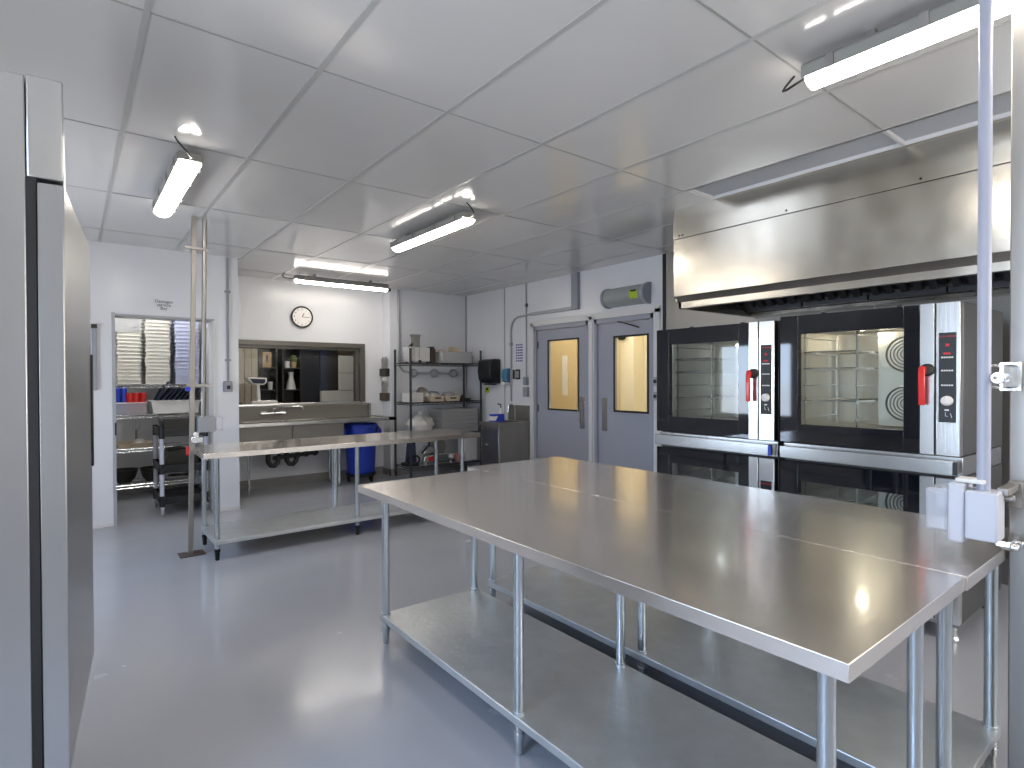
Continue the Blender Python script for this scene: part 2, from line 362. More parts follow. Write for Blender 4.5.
# baseboards
struct('baseboard_back_middle', B((1.53, 3.9, 8.262, 8.28, 0, .12), (1.53, 1.545, 7.34, 8.28, 0, .12)), 'cove')
struct('baseboard_back_right', B((3.875, 5.3, 8.015, 8.03, 0, .1), (3.875, 3.89, 8.015, 8.28, 0, .1)), 'cove')
struct('baseboard_back_left', B((-1.5, .335, 7.068, 7.08, 0, .035), (1.295, 1.54, 7.068, 7.08, 0, .035), (1.53, 1.54, 7.068, 7.34, 0, .035)), 'white_paint')
struct('baseboard_storage', B((-.6, 1.41, 8.965, 8.98, 0, .14)), 'cove')
# sink window frame
m = MB(.004)
m.box(1.54, 3.585, 8.255, 8.3, 1.97, 2.04); m.box(3.50, 3.585, 8.255, 8.3, 1.15, 1.97); m.box(1.54, 1.62, 8.255, 8.3, 1.15, 1.97)
m.box(1.6, 3.5, 8.3, 8.4, 1.93, 1.97); m.box(3.45, 3.5, 8.3, 8.4, 1.15, 1.93)
w3 = struct('window_3', m, 'bronze_frame'); B((1.62, 3.45, 8.35, 8.356, 1.16, 1.93)).build('window_pane', 'pane', w3)
B((1.54, 3.52, 8.23, 8.4, 1.13, 1.16), bevel=.004).build('window_sill', 'steel_bright', w3)
# steel cladding behind the ovens
m = MB()
for a, b in ((2.89, 3.93), (1.85, 2.88), (.8, 1.84), (-.3, .79)): m.box(DX-.008, DX, a, b, 0, H-.001)
o = m.build('wall_cladding', 'steel_dull'); tag(o, 'brushed steel sheets covering the wall behind the ovens and hood', 'wall cladding')
o['kind'] = 'structure'; del o['label']; del o['category']; o.name = 'trim_4'

# ------------------------------------------------------------------ WORK TABLES
def work_table(name, label, x0, x1, y0, y1, zt, lx, ly, zs, lip=.042, lr=.021, top='steel_top', foot='galv_leg'):
    cx, cy = (x0+x1)/2, (y0+y1)/2
    t = thing(name, label, 'table', (cx, cy, 0))
    m = MB(.0015); m.box(x0-cx, x1-cx, y0-cy, y1-cy, zt-lip, zt); m.build('tabletop', top, t)
    a, b = min(lx)-cx, max(lx)-cx; c, d = min(ly)-cy, max(ly)-cy
    m = MB(.004); m.box(a-.025, b+.025, c-.025, d+.025, zs-.035, zs); m.build('undershelf', 'galvanised', t)
    for x in lx:
        for y in ly:
            px, py = x-cx, y-cy
            L = MB().cyl((px, py, zs), (px, py, zt-lip), lr, 18).cyl((px, py, .07), (px, py, zs-.035), lr, 18).build('leg', 'galv_leg', t)
            MB().cyl((px, py, .07), (px, py, .095), lr+.002, 16).lathe([(.012, 0), (.016, .004), (.02, .07)], (px, py, 0), 16).build('foot', foot, L)
            MB().cyl((px, py, zs), (px, py, zs+.012), lr+.005, 16).build('collar', 'galvanised', L)
    return t
work_table('work_table', 'long steel work table in the foreground, the nearer of the two pushed together', 1.275, 2.1085, .49, 3.05, .90, (1.395, 2.0), (.585, 1.745, 2.95), .165)
work_table('work_table', 'long steel work table between the foreground table and the ovens', 2.110, 2.93, .485, 3.19, .90, (2.18, 2.745), (.56, 1.765, 3.0), .165)
t3 = work_table('prep_table', 'narrow steel prep table standing before the sink, pale undershelf below', .84, 3.56, 5.12, 5.86, .897, (.945, 2.16, 3.36), (5.18, 5.74), .165, .045, foot='black_rubber')

# ------------------------------------------------------------------ FRIDGE at the left
t = thing('upright_refrigerator', 'tall stainless upright refrigerator at the left edge, its door slightly ajar', 'refrigerator', (-.010, 1.985, 0))
B((-.85, -.080, 0, .86, .14, 2.312), bevel=.004).build('cabinet', 'steel_fridge', t)
B((-.078, 0, 0, .86, 2.045, 2.318), bevel=.004).build('top_fascia', 'steel_fridge', t)
B((-.082, -.060, .002, .85, .16, 2.045)).build('door_gasket', 'black_rubber', t)
for x in (-.78, -.16):
    for y in (.08, .78): MB().cyl((x, y, .05), (x, y, .14), .02).lathe([(.03, 0), (.03, .02), (.02, .05)], (x, y, 0)).build('leg', 'black_plastic', t)
ang = -math.atan2(.074, .815)
D = B((-.06, 0, 0, .82, .41, 2.035), bevel=.004).build('door', 'steel_fridge', t); D.rotation_euler = (0, 0, ang)
# recessed black pull on the far side of the door
B((-.004, .008, .79, .805, 1.16, 1.60), bevel=.003).build('pull_handle', 'black_plastic', D)
B((-.06, -.058, .0, .001, .41, 2.035)).build('door_seal', 'black_gap', D)

# ------------------------------------------------------------------ OVENS
OX = 3.85
def oven(label, y0, z0, z1, lit=False, group=None):
    """combi oven: front face on x = OX, spanning y0 .. y0+1.0 (control panel on the low-y side)"""
    t = thing('combi_oven', label, 'oven', (OX, y0, z0), group=group); h = z1-z0
    # cabinet shell with an open cavity
    cy0, cy1, cz0, cz1 = .235, .91, .10, h-.10
    m = MB(.003)
    m.box(.06, .92, 0, cy0, 0, h); m.box(.06, .92, cy1, 1.0, 0, h); m.box(.06, .92, cy0, cy1, 0, cz0); m.box(.06, .92, cy0, cy1, cz1, h); m.box(.72, .92, cy0, cy1, cz0, cz1)
    body = m.build('cabinet', 'steel_side', t)
    # cavity lining, far side carries the fan guard, rails at the left
    m = MB(); m.box(.70, .715, cy0, cy1, cz0, cz1); m.box(.06, .7, cy0-.0, cy0+.006, cz0, cz1); m.box(.06, .7, cy1-.006, cy1, cz0, cz1); m.box(.06, .7, cy0, cy1, cz0, cz0+.006); m.box(.06, .7, cy0, cy1, cz1-.006, cz1)
    lin_ = m.build('cavity', 'oven_cavity', body)
    for cz in (cz0+.17, cz1-.17):
        g = MB()
        for rr in (.03, .05, .07, .09, .11): g.lathe([(rr-.004, 0), (rr, -.006), (rr+.004, 0)], (.45, cy0+.16, cz), 28, 'x', False)
        g.lathe([(.118, .01), (.118, -.004), (.112, -.008), (.108, .01)], (.45, cy0+.16, cz), 28, 'x', False)
        g.build('fan_guard', 'steel_dull', lin_)
    B((.45, .455, cy0+.02, cy0+.32, cz0+.02, cz1-.02)).build('fan_baffle', 'oven_cavity', lin_)
    for yy in (cy1-.02, cy0+.33):
        m = MB()
        for i in range(6):
            z = cz0+.07+i*(cz1-cz0-.12)/5; m.tube([(.10, yy, z), (.66, yy, z)], .005, 6)
        for x in (.12, .62): m.box(x, x+.02, yy-.004, yy+.004, cz0+.02, cz1-.02)
        m.build('rack_rail', 'chrome', lin_)
    m = MB()
    for z in (cz0+.07+1*(cz1-cz0-.12)/5, cz0+.07+3*(cz1-cz0-.12)/5, cz0+.07+4*(cz1-cz0-.12)/5):
        m.tube([(.10, cy0+.33, z+.01), (.10, cy1-.02, z+.01), (.64, cy1-.02, z+.01), (.64, cy0+.33, z+.01)], .004, 6, True)
        for i in range(12): m.tube([(.12+i*.045, cy0+.33, z+.01), (.12+i*.045, cy1-.02, z+.01)], .002, 5)
    m.build('oven_grid', 'chrome', lin_)
    # door: black glass frame with window
    wy0, wy1, wz0, wz1 = .27, .88, .13, h-.13
    m = MB(.002)
    m.box(0, .05, .19, wy0, .005, h-.005); m.box(0, .05, wy1, 1.0, .005, h-.005); m.box(0, .05, wy0, wy1, .005, wz0); m.box(0, .05, wy0, wy1, wz1, h-.005)
    d = m.build('door', 'black_glass', t)
    B((.004, .010, wy0, wy1, wz0, wz1)).build('door_window', 'oven_glass', d)
    B((-.004, .05, .12, .188, .003, h-.003), bevel=.002).build('door_trim', 'steel_bright', d)
    hd = MB().lathe([(.036, 0), (.036, -.014), (.026, -.024), (0, -.024)], (-.004, .150, h*.56), 24, 'x').build('handle_hub', 'dark_metal', d)
    g = MB(.006); pts = [(-.02, h*.56+.018), (-.045, h*.56+.022), (-.058, h*.56), (-.060, h*.56-.08), (-.055, h*.56-.20), (-.040, h*.56-.20), (-.044, h*.56-.03), (-.02, h*.56-.015)]
    g.prism(pts, .150, .182, 'y'); g.build('handle', 'red_plastic', hd)
    # control column
    cp = B((-.004, .05, .0, .112, .003, h-.003), bevel=.003).build('control_column', 'steel_brushed' if lit else 'steel_bright', t)
    B((-.006, -.003, .018, .098, h*.22, h*.80), bevel=.002).build('control_panel', 'black_plastic', cp)
    MB().lathe([(.028, 0), (.026, -.02), (.02, -.024), (0, -.024)], (-.006, .058, h*.36), 24, 'x').build('dial', 'white_plastic', cp)
    text('brand_lettering', 'ALTO-SHAAM', .0125, (-.0065, .058, h*.775), RX, 'red_mark', cp)
    text('brand_plate_lettering', '- - -', .02, (-.0045, .055, h*.96), RX, 'white_plastic', cp)
    for i, (zz, mm) in enumerate(((.72, 'red_mark'), (.665, 'red_mark'), (.64, 'white_plastic'), (.555, 'white_plastic'), (.46, 'white_plastic'))):
        m = MB()
        if i == 0: m.box(-.0075, -.006, .050, .066, h*zz-.007, h*zz+.007)
        elif i == 1: m.box(-.0075, -.006, .044, .076, h*zz-.005, h*zz+.005)
        else:
            for q in range(5): m.box(-.0075, -.006, .032+q*.0115, .040+q*.0115, h*zz-.004, h*zz+.004)
        m.build('button_row', mm, cp)
    m = MB(); m.tube([(-.0066, .066, h*.285), (-.0066, .066, h*.26), (-.0066, .054, h*.26)], .0015, 4); m.tube([(-.0066, .044, h*.28), (-.0066, .036, h*.25)], .0015, 4); m.box(-.0075, -.006, .05, .07, h*.295, h*.305)
    m.build('panel_symbol', 'white_plastic', cp)
    # feet of the top vents
    for yy in ((.8, .35) if z0 > 1 else ()): MB().cyl((.2, yy, h), (.2, yy, h+.022), .018).build('vent_cap', 'black_plastic', t)
    return t
def drip(y0, label):
    t = thing('drip_tray', label, 'tray', (OX, y0, .94))
    m = MB(.003); m.box(-.05, .05, .02, .98, .015, .095); m.box(.05, .9, 0, 1.0, .0, .11); m.build('trough', 'steel_brushed', t)
    B((-.052, -.049, .0, .02, .02, .09)).build('end_cap', 'blue_bright' if y0 > 1.5 else 'black_plastic', t)
    return t
oven('black-glass combi oven with red handle, the upper one of the right stack', .92, 1.055, 1.92, True)
oven('black-glass combi oven under the right stack, mostly hidden below the table top', .92, .12, .935)
oven('black-glass combi oven with red handle, the upper one of the left stack by the doors', 1.96, 1.055, 1.90)
oven('black-glass combi oven at the bottom of the left stack by the doors', 1.96, .12, .935)
drip(.92, 'steel drip tray between the two ovens of the right stack')
drip(1.96, 'steel drip tray between the two ovens of the left stack')
for y0, nm in ((.92, 'right'), (1.96, 'left')):
    t = thing('oven_stand', 'low steel stand with round feet under the %s oven stack' % nm, 'stand', (OX, y0, 0))
    B((.06, .9, .02, .98, .085, .12)).build('frame', 'steel_dull', t)
    for x in (.12, .82):
        for y in (.06, .94): MB().cyl((x, y, 0), (x, y, .085), .022).lathe([(.035, 0), (.03, .012), (.022, .02)], (x, y, 0)).build('leg', 'steel_bright', t)
B((4.25, 4.34, .908, .919, 1.13, 1.30)).build('rating_label', 'paper')
o = bpy.data.objects['rating_label']; tag(o, 'small white rating label stuck on the side of the upper right oven', 'label')
lamp_pt('cavity_light', (OX+.30, .92+.60, 1.80), 2.4, (1, .90, .74), .03)
lamp_pt('cavity_light', (OX+.30, 1.96+.60, 1.80), .9, (.86, .93, 1), .03)  # bluish point light added to brighten the left oven's cavity

# ------------------------------------------------------------------ HOOD
HY0, HY1 = -1.4, 2.9
t = thing('extraction_hood', 'large stainless extraction hood hanging over the ovens', 'hood', (4.0, HY1, 2.08))
L = HY0-HY1
B((0, .02, L, 0, .10, .575), bevel=.002).build('front_panel', 'steel_hood', t)
cp = B((-.006, .02, L, 0, .577, .82), bevel=.002).build('closure_panel', 'steel_hood', t)
for y in (-.06, -.09, -.95, -1.75, -2.2): MB().lathe([(.008, -.006), (.006, -.01), (0, -.01)], (0, y, .60), 10, 'x').build('screw', 'dark_metal', cp)
MB(0).prism([(0, .10), (.055, .055), (.075, .055), (.02, .10)], L, 0, 'y').build('bevel_strip', 'steel_dull', t)
B((.04, .075, L, -.02, 0, .055), (1.26, 1.3, L, -.02, 0, .055), (.04, 1.3, -.05, -.02, 0, .055), bevel=.003).build('lower_rim', 'steel_hood', t)
B((.02, 1.3, -.02, 0, .055, .82), bevel=.002).build('end_panel', 'steel_hood', t)
m = MB(); m.prism([(.10, .30), (.14, .30), (.5, .62), (.46, .62)], L, -.03, 'y'); m.box(.02, 1.29, L, -.03, .62, .63)
m.build('inner_lining', 'filter_dark', t)
for i in range(7):
    a = -.06-i*.52
    f = MB()
    for q in range(5):
        yy = a-.03-q*.096
        f.prism([(.36, .47), (.39, .50), (1.10, .09), (1.07, .06)], yy-.042, yy, 'y')
    f.prism([(.41, .52), (.43, .54), (1.14, .13), (1.12, .11)], a-.50, a, 'y')
    f.box(.34, .40, a-.505, a, .46, .52); f.box(1.05, 1.10, a-.505, a, .04, .08)
    f.build('baffle_filter', 'filter_dark', t)
B((1.13, 1.25, L, -.06, .0, .035), bevel=.003).build('grease_trough', 'steel_hood', t)

# ------------------------------------------------------------------ SERVICE POLES
t = thing('service_pole', 'steel post with grey conduit and outlet box at the left end of the prep table', 'pole', (.845, 5.5, 0))
m = MB(.003); m.box(-.022, .014, -.02, .02, .006, 2.9); m.build('post', 'steel_post', t).rotation_euler = (0, math.radians(1.0), 0)
B((-.09, .10, -.08, .08, 0, .008), bevel=.002).build('base_plate', 'brown_mount', t)
MB().cyl((.10, -.01, 1.17), (.125, -.01, 2.89), .019, 12).build('conduit', 'steel_dull', t)
for z in (1.45, 2.62):
    B((-.03, .15, -.045, -.028, z-.010, z+.010)).build('clamp', 'steel_dull', t)
b = B((.06, .19, -.05, .06, 1.045, 1.18), bevel=.006).build('outlet_box', 'grey_plastic', t)
B((.193, .25, -.045, .055, 1.055, 1.17), bevel=.008).build('box_cover', 'clear_plastic', b)
B((.0, .09, -.07, .03, .96, 1.01), (.02, .06, -.06, .0, 1.0, 1.05), bevel=.004).build('swivel_bracket', 'steel_bright', t)
MB().tube([(-.02, -.06, 1.42), (-.02, -.03, 1.42)], .02, 12).build('valve_knob', 'blue_bright', t)
B((-.035, -.015, -.05, -.03, .86, .93)).build('red_tape', 'red_mark', t)
t.location.x = .80
t = thing('service_pole', 'steel post with grey conduit and white outlet box at the right edge of the picture', 'pole', (2.625, .43, 0))
m = MB(.004); m.box(-.042, .05, -.03, .05, .006, 2.9); m.build('post', 'steel_dull', t)
B((-.09, .10, -.08, .10, 0, .008), bevel=.002).build('base_plate', 'steel_dull', t)
cx, cy = 2.375-2.625, .505-.43
MB().cyl((cx, cy, 1.12), (cx, cy, 2.89), .0185, 18).build('conduit', 'pvc_grey', t)
m = MB(.002)
z = 1.5
m.box(cx+.02, -.042, cy-.045, cy-.039, z-.04, z+.04); m.box(cx+.06, -.042, cy-.045, cy-.005, z+.032, z+.04); m.box(cx+.06, -.042, cy-.045, cy-.005, z-.04, z-.032); m.box(-.055, -.045, cy-.06, cy, z-.05, z+.05)
m.build('clamp', 'steel_bright', t)
m = MB(.004); m.cyl((cx-.13, cy-.055, z-.004), (cx-.07, cy-.05, z-.004), .004, 10); m.lathe([(0, -.008), (.008, 0), (0, .008)], (cx-.135, cy-.055, z-.004), 12, 'x')
m.cyl((cx-.07, cy-.048, z-.004), (cx+.05, cy-.044, z-.004), .020, 14, .014); m.build('toggle_screw', 'steel_bright', t)
b = B((cx-.05, cx+.05, cy-.045, cy+.04, .965, 1.125), bevel=.006).build('outlet_box', 'light_plastic', t)
B((cx-.058, cx+.058, cy+.04, cy+.082, .950, 1.145), bevel=.006).build('box_collar', 'light_plastic', b)
B((cx-.05, cx+.05, cy+.082, cy+.15, .975, 1.12), bevel=.012).build('box_cover', 'clear_plastic', b)
B((cx-.03, cx+.03, cy-.01, cy+.07, 1.146, 1.16), bevel=.004).build('cover_latch', 'white_plastic', b)
m = MB(.003); m.box(cx+.02, -.042, cy-.06, cy-.03, 1.11, 1.135); m.box(-.09, -.045, cy-.07, cy-.03, 1.05, 1.14); m.cyl((cx+.05, cy-.07, 1.10), (cx+.05, cy-.02, 1.10), .012)
m.build('upper_bracket', 'steel_post', t)
m = MB(.003); m.box(cx+.05, -.042, cy-.06, cy-.02, .935, .955); m.cyl((cx+.12, cy-.07, .925), (cx+.12, cy-.02, .925), .014); m.cyl((-.07, cy-.07, .925), (-.07, cy-.02, .925), .014)
m.build('lower_bracket', 'steel_bright', t)

# ------------------------------------------------------------------ CEILING LIGHTS
def fixture(label, loc, rz, length=1.3, sensor=False, group=None):
    t = thing('linear_ceiling_light', label, 'ceiling light', loc, rz, group)
    m = MB(.004); m.prism([(-.068, -.018), (-.062, -.018), (-.062, .0), (.062, .0), (.062, -.018), (.068, -.018), (.070, .03), (.05, .05), (-.05, .05), (-.070, .03)], .0, length, 'y'); m.build('housing', 'lamp_body', t)
    p = [(.058, 0)]+[(.058*math.cos(a), -.012-.038*math.sin(a)) for a in [PI*i/10 for i in range(11)]]+[(-.058, 0)]
    MB(.004).prism(p, .01, length-.01, 'y').build('diffuser', 'lamp_white', t)
    for y in (.12, .45, length-.45, length-.12):
        for a in (-.075, .069): B((a, a+.006, y-.015, y+.015, -.022, .035)).build('clip', 'steel_dull', t)
    for y in (.25, length-.25): B((-.02, .02, y-.02, y+.02, .05, H-loc[2])).build('mounting_bracket', 'steel_dull', t)
    MB().tube([(0, 0, .01), (0, -.05, .0), (-.02, -.10, .0), (-.05, -.135, .015), (-.08, -.14, .045), (-.09, -.12, .07), (-.09, -.10, H-loc[2])], .0055, 8).build('cable', 'dark_metal', t)
    if sensor: MB().cyl((.0, length+.0, -.02), (0, length+.05, -.02), .025).cyl((0, length+.03, -.04), (0, length+.03, .0), .03).build('motion_sensor', 'black_plastic', t)
    return t
LZ = 2.815
fixture('bright linear ceiling light at the left, before the doorway wall', (.575, 3.86, LZ), 0)
fixture('bright linear ceiling light in the middle of the ceiling', (2.58, 3.86, LZ), 0)
fixture('bright linear ceiling light above the sink with a small black sensor', (2.33, 7.58, LZ), -PI/2, sensor=True)
f4 = fixture('nearest bright linear ceiling light at the upper right before the hood', (2.57, 1.16, LZ), PI)
fixture('unseen linear ceiling light added for fill behind the viewpoint on the left', (.575, .2, LZ), PI)  # unseen fixture added behind the camera as general fill
fixture('unseen linear ceiling light added for fill behind the viewpoint on the right', (2.57, -1.0, LZ), PI)  # another unseen fill fixture, added further back

# ------------------------------------------------------------------ SINK UNIT
t = thing('three_compartment_sink', 'long stainless sink with high splashback under the clock window', 'sink', (1.56, 8.25, 0))
def sbox(*b, **k): return B(*[(x0-1.56, x1-1.56, y0-8.25, y1-8.25, z0, z1) for x0, x1, y0, y1, z0, z1 in b], **k)
# rim with bowls
bx = ((1.78, 2.34), (2.38, 2.94))
m = MB(.003)
def q(x0, x1, y0, y1, z0, z1): m.box(x0-1.56, x1-1.56, y0-8.25, y1-8.25, z0, z1)
q(1.57, 1.78, 7.62, 8.22, .90, .93); q(2.94, 3.70, 7.62, 8.22, .90, .93); q(2.34, 2.38, 7.62, 8.22, .90, .93)
q(1.57, 3.78, 7.60, 7.68, .895, .94); q(1.57, 3.70, 8.14, 8.22, .90, .93); q(3.66, 3.78, 7.60, 8.22, .895, .94)
m.build('drainboard', 'steel_brushed', t)
sp = sbox((1.56, 3.62, 8.20, 8.225, .90, 1.13), (1.56, 3.62, 8.165, 8.225, 1.10, 1.13), (3.59, 3.62, 8.13, 8.2, .93, 1.13), bevel=.003).build('splashback', 'steel_sink', t)
m = MB(.003); q(1.60, 2.30, 7.655, 7.672, .62, .90); q(2.31, 3.0, 7.655, 7.672, .62, .90); m.build('apron', 'steel_sink', t)
for a, b_ in bx:
    m = MB(.004)
    q(a, a+.01, 7.68, 8.14, .60, .92); q(b_-.01, b_, 7.68, 8.14, .60, .92); q(a, b_, 7.68, 7.69, .60, .92); q(a, b_, 8.13, 8.14, .60, .92); q(a, b_, 7.68, 8.14, .59, .60)
    m.build('basin', 'steel_sink', t)
for x in (1.64, 2.97):
    for y in (7.75, 8.12):
        l = MB().cyl((x-1.56, y-8.25, .05), (x-1.56, y-8.25, .90), .02).build('leg', 'galv_leg', t)
        MB().lathe([(.02, 0), (.028, .02), (.02, .055)], (x-1.56, y-8.25, 0)).build('foot', 'steel_dull', l)
for x in (1.80, 2.9):
    MB().cyl((x-1.56, 7.82-8.25, .0), (x-1.56, 7.82-8.25, .60), .016).build('leg', 'galv_leg', t)
f = MB().cyl((2.05-1.56, -.05, 1.03), (2.05-1.56, -.16, 1.03), .018).cyl((2.30-1.56, -.05, 1.03), (2.30-1.56, -.16, 1.03), .018).cyl((2.02-1.56, -.15, 1.03), (2.34-1.56, -.15, 1.03), .016).build('faucet', 'chrome', t)
MB().tube([(2.18-1.56, -.15, 1.03), (2.18-1.56, -.15, 1.09), (2.24-1.56, -.2, 1.13), (2.52-1.56, -.3, 1.12), (2.54-1.56, -.31, 1.08)], .011, 10).build('spout', 'chrome', f)
for x in (2.05, 2.30): MB().cyl((x-1.56-.04, -.17, 1.055), (x-1.56+.03, -.2, 1.06), .009).build('lever', 'chrome', f)
for i, x in enumerate((2.06, 2.30)):
    g = MB(); g.cyl((x-1.56, -.35, .50), (x-1.56, -.35, .59), .03)
    g.tube([(x-1.56, -.35, .52), (x-1.56, -.35, .40), (x-1.56+.03, -.35, .35), (x-1.56+.08, -.35, .34), (x-1.56+.12, -.35, .38), (x-1.56+.13, -.35, .44)], .033, 12)
    g.build('drain_trap', 'black_plastic', t)
g = MB().tube([(2.12-1.56, -.35, .44), (2.72-1.56, -.33, .475), (2.74-1.56, -.05, .48)], .028, 12)
for x in (2.2, 2.44, 2.56, 2.68): g.cyl((x-1.56-.02, -.345, .45+(x-2.12)*.04), (x-1.56+.02, -.345, .45+(x-2.12)*.04), .042)
g.build('drain_pipe', 'black_plastic', t)
# scale on the ledge
t = thing('digital_scale', 'white digital scale with raised display on the window ledge', 'scale', (2.08, 8.26, 1.16))
B((-.14, .20, -.03, .10, 0, .035), bevel=.008).build('base', 'white_plastic', t)
B((-.12, .18, -.025, .095, .037, .046), bevel=.003).build('platform', 'steel_bright', t)
MB(.006).prism([(-.06, .03), (-.015, .03), (-.03, .28), (-.07, .28)], .0, .04, 'y').build('neck', 'white_plastic', t)
h_ = MB(.012).prism([(-.13, .27), (.02, .26), (.06, .30), (.06, .36), (-.19, .37), (-.19, .34)], -.03, .03, 'y').build('display_head', 'white_plastic', t)
MB().prism([(-.12, .285), (.01, .28), (.035, .30), (.035, .34), (-.165, .35)], -.032, -.03, 'y').build('display', 'navy', h_)
B((1.66, 1.84, 8.28, 8.34, 1.161, 1.19), bevel=.01).build('green_sponge', 'green_leaf')
tag(bpy.data.objects['green_sponge'], 'green sponge on the window ledge left of the scale', 'sponge')
# clock
t = thing('wall_clock', 'round white wall clock with dark rim above the sink window', 'clock', (2.63, 8.28, 2.395))
t.scale = (1.1, 1, 1.1)
MB().lathe([(.135, 0), (.142, -.03), (.132, -.042), (.122, -.03)], n=40, axis='y', cap=False).build('rim', 'dark_metal', t)
MB().lathe([(.124, -.02), (.124, -.026), (0, -.026)], n=40, axis='y').build('face', 'white_plastic', t)
for i in range(12):
    a = i*PI/6
    text('numeral', str(12 if i == 0 else i), .03, (math.sin(a)*.1, -.0275, math.cos(a)*.1), RY, 'ink', t)
MB().tube([(0, -.03, 0), (.025, -.03, .05)], .004, 6).build('hour_hand', 'ink', t)
MB().tube([(0, -.032, 0), (.085, -.032, -.003)], .003, 6).build('minute_hand', 'ink', t)
# blue bin
t = thing('wheeled_bin', 'round blue wheeled bin under the right end of the sink', 'bin', (3.345, 7.88, 0))
t.scale = (.93, .93, 1)
MB().lathe([(0, .13), (.20, .13), (.215, .15), (.245, .80), (.26, .805), (.265, .84), (.25, .845), (.235, .80), (.2, .17), (0, .17)], n=32).build('tub', 'blue_bin', t)
for s in (-1, 1): MB(.006).prism([(s*.25, .60), (s*.33, .70), (s*.33, .74), (s*.26, .82)], -.06, .06, 'y').build('grip', 'blue_bin', t)
d = MB().lathe([(.22, .09), (.23, .10), (.23, .13), (.2, .13)], n=24).build('dolly', 'black_plastic', t)
for a in range(5):
    x, y = .19*math.cos(a*2*PI/5+.3), .19*math.sin(a*2*PI/5+.3)
    MB().cyl((x-.012, y, .033), (x+.012, y, .033), .033).box(x-.02, x+.02, y-.02, y+.02, .06, .095).build('caster', 'black_rubber', t)
# two utensil racks on the return wall
for z, lab, mm in ((1.60, 'upper wall rack of kitchen utensils beside the sink window', 'dark_metal'), (1.22, 'lower wall rack of kitchen utensils beside the shelving', 'brown_mount')):
    t = thing('utensil_rack', lab, 'rack', (3.89, 8.15, z))
    B((-.07, 0, -.11, .11, -.06, .06), bevel=.004).build('holder', mm, t)
    for i in range(7):
        y = -.09+i*.03; g = MB(); g.cyl((-.035, y, -.075), (-.035, y, -.06), .008); g.cyl((-.035, y, .06), (-.035, y, .17+.015*(i % 3)), .006); g.lathe([(0, 0), (.013, .01), (.01, .05), (0, .06)], (-.035, y, .16+.015*(i % 3)), 8)
        g.build('utensil', 'steel_dull', t)
B((3.84, 3.89, 8.08, 8.22, 1.47, 1.53), bevel=.01).build('paper_roll_box', 'white_plastic'); tag(bpy.data.objects['paper_roll_box'], 'white box on the wall between the two utensil racks', 'box')

# ------------------------------------------------------------------ BACK SHELVING
t = thing('wire_shelving', 'dark wire shelving unit in the back corner with four shelves', 'shelving', (3.93, 7.45, 0))
RW, RD = 1.29, .53
for x in (.015, RW-.015):
    for y in (.015, RD-.015):
        p = MB().cyl((x, y, .03), (x, y, 1.95), .018).build('post', 'epoxy_wire', t)
        MB().lathe([(.02, 0), (.02, .012), (.012, .03)], (x, y, 0)).build('foot', 'dark_metal', p)
for z in (.17, .65, 1.14, 1.735):
    m = MB()
    for y in (.0, RD): m.tube([(0, y, z), (RW, y, z)], .006, 6); m.tube([(0, y, z-.03), (RW, y, z-.03)], .005, 6)
    for x in (0, RW): m.tube([(x, 0, z), (x, RD, z)], .006, 6); m.tube([(x, 0, z-.03), (x, RD, z-.03)], .005, 6)
    for i in range(24): x = .03+i*(RW-.06)/23; m.tube([(x, 0, z), (x, RD, z)], .0028, 5)
    for i in range(16): x = .03+i*(RW-.06)/15; m.tube([(x, 0, z), (x+.03, 0, z-.03)], .0028, 5)
    m.build('wire_shelf', 'epoxy_wire', t)
Z1, Z2, Z3, Z4 = 1.742, 1.147, .657, .177
# top shelf
t = thing('food_processor', 'bright steel food processor with tall feed chute on the top shelf', 'food processor', (4.16, 7.68, Z1))
t.scale = (.8, .9, .86)
B((-.19, .22, -.12, .14, .02, .27), bevel=.012).build('motor_base', 'white_plastic', t)
B((-.20, -.10, -.13, .15, .02, .28), bevel=.006).build('side_panel', 'steel_bright', t)
MB(.006).prism([(-.08, .275), (.05, .275), (.05, .44), (.075, .50), (-.11, .50), (-.08, .44)], -.05, .06, 'y').build('feed_chute', 'steel_dull', t)
MB(.004).prism([(-.19, .28), (-.09, .275), (-.09, .36), (-.12, .33)], -.02, .02, 'y').build('lever', 'black_plastic', t)
B((-.03, .02, -.135, -.12, .0, .05)).build('switch', 'black_plastic', t)
MB().tube([(0, -.128, .27), (-.02, -.13, .18), (-.01, -.128, .08)], .005, 6).build('cable', 'grey_plastic', t)
for x in (-.15, .17):
    for y in (-.08, .1): MB().cyl((x, y, 0), (x, y, .022), .015).build('foot', 'black_rubber', t)
t = thing('knife_block', 'dark brown block standing right of the food processor', 'block', (4.42, 7.68, Z1))
B((-.05, .03, -.08, .08, 0, .22), bevel=.006).build('body', 'brown_mount', t)
for i in range(3): B((-.04, .02, -.06+i*.05, -.03+i*.05, .222, .25)).build('knife_handle', 'black_plastic', t)
t = thing('clear_tote', 'clear plastic tote at the right of the top shelf', 'tote', (4.80, 7.70, Z1))
m = MB(.005); m.box(-.26, .26, -.17, -.165, 0, .17); m.box(-.26, .26, .165, .17, 0, .17); m.box(-.26, -.255, -.17, .17, 0, .17); m.box(.255, .26, -.17, .17, 0, .17); m.box(-.26, .26, -.17, .17, 0, .006)
m.build('tub', 'tub_plastic', t); B((-.275, .275, -.185, -.165, .165, .18), (-.275, .275, .165, .185, .165, .18), (-.275, -.255, -.185, .185, .165, .18), (.255, .275, -.185, .185, .165, .18)).build('rim', 'tub_plastic', t)
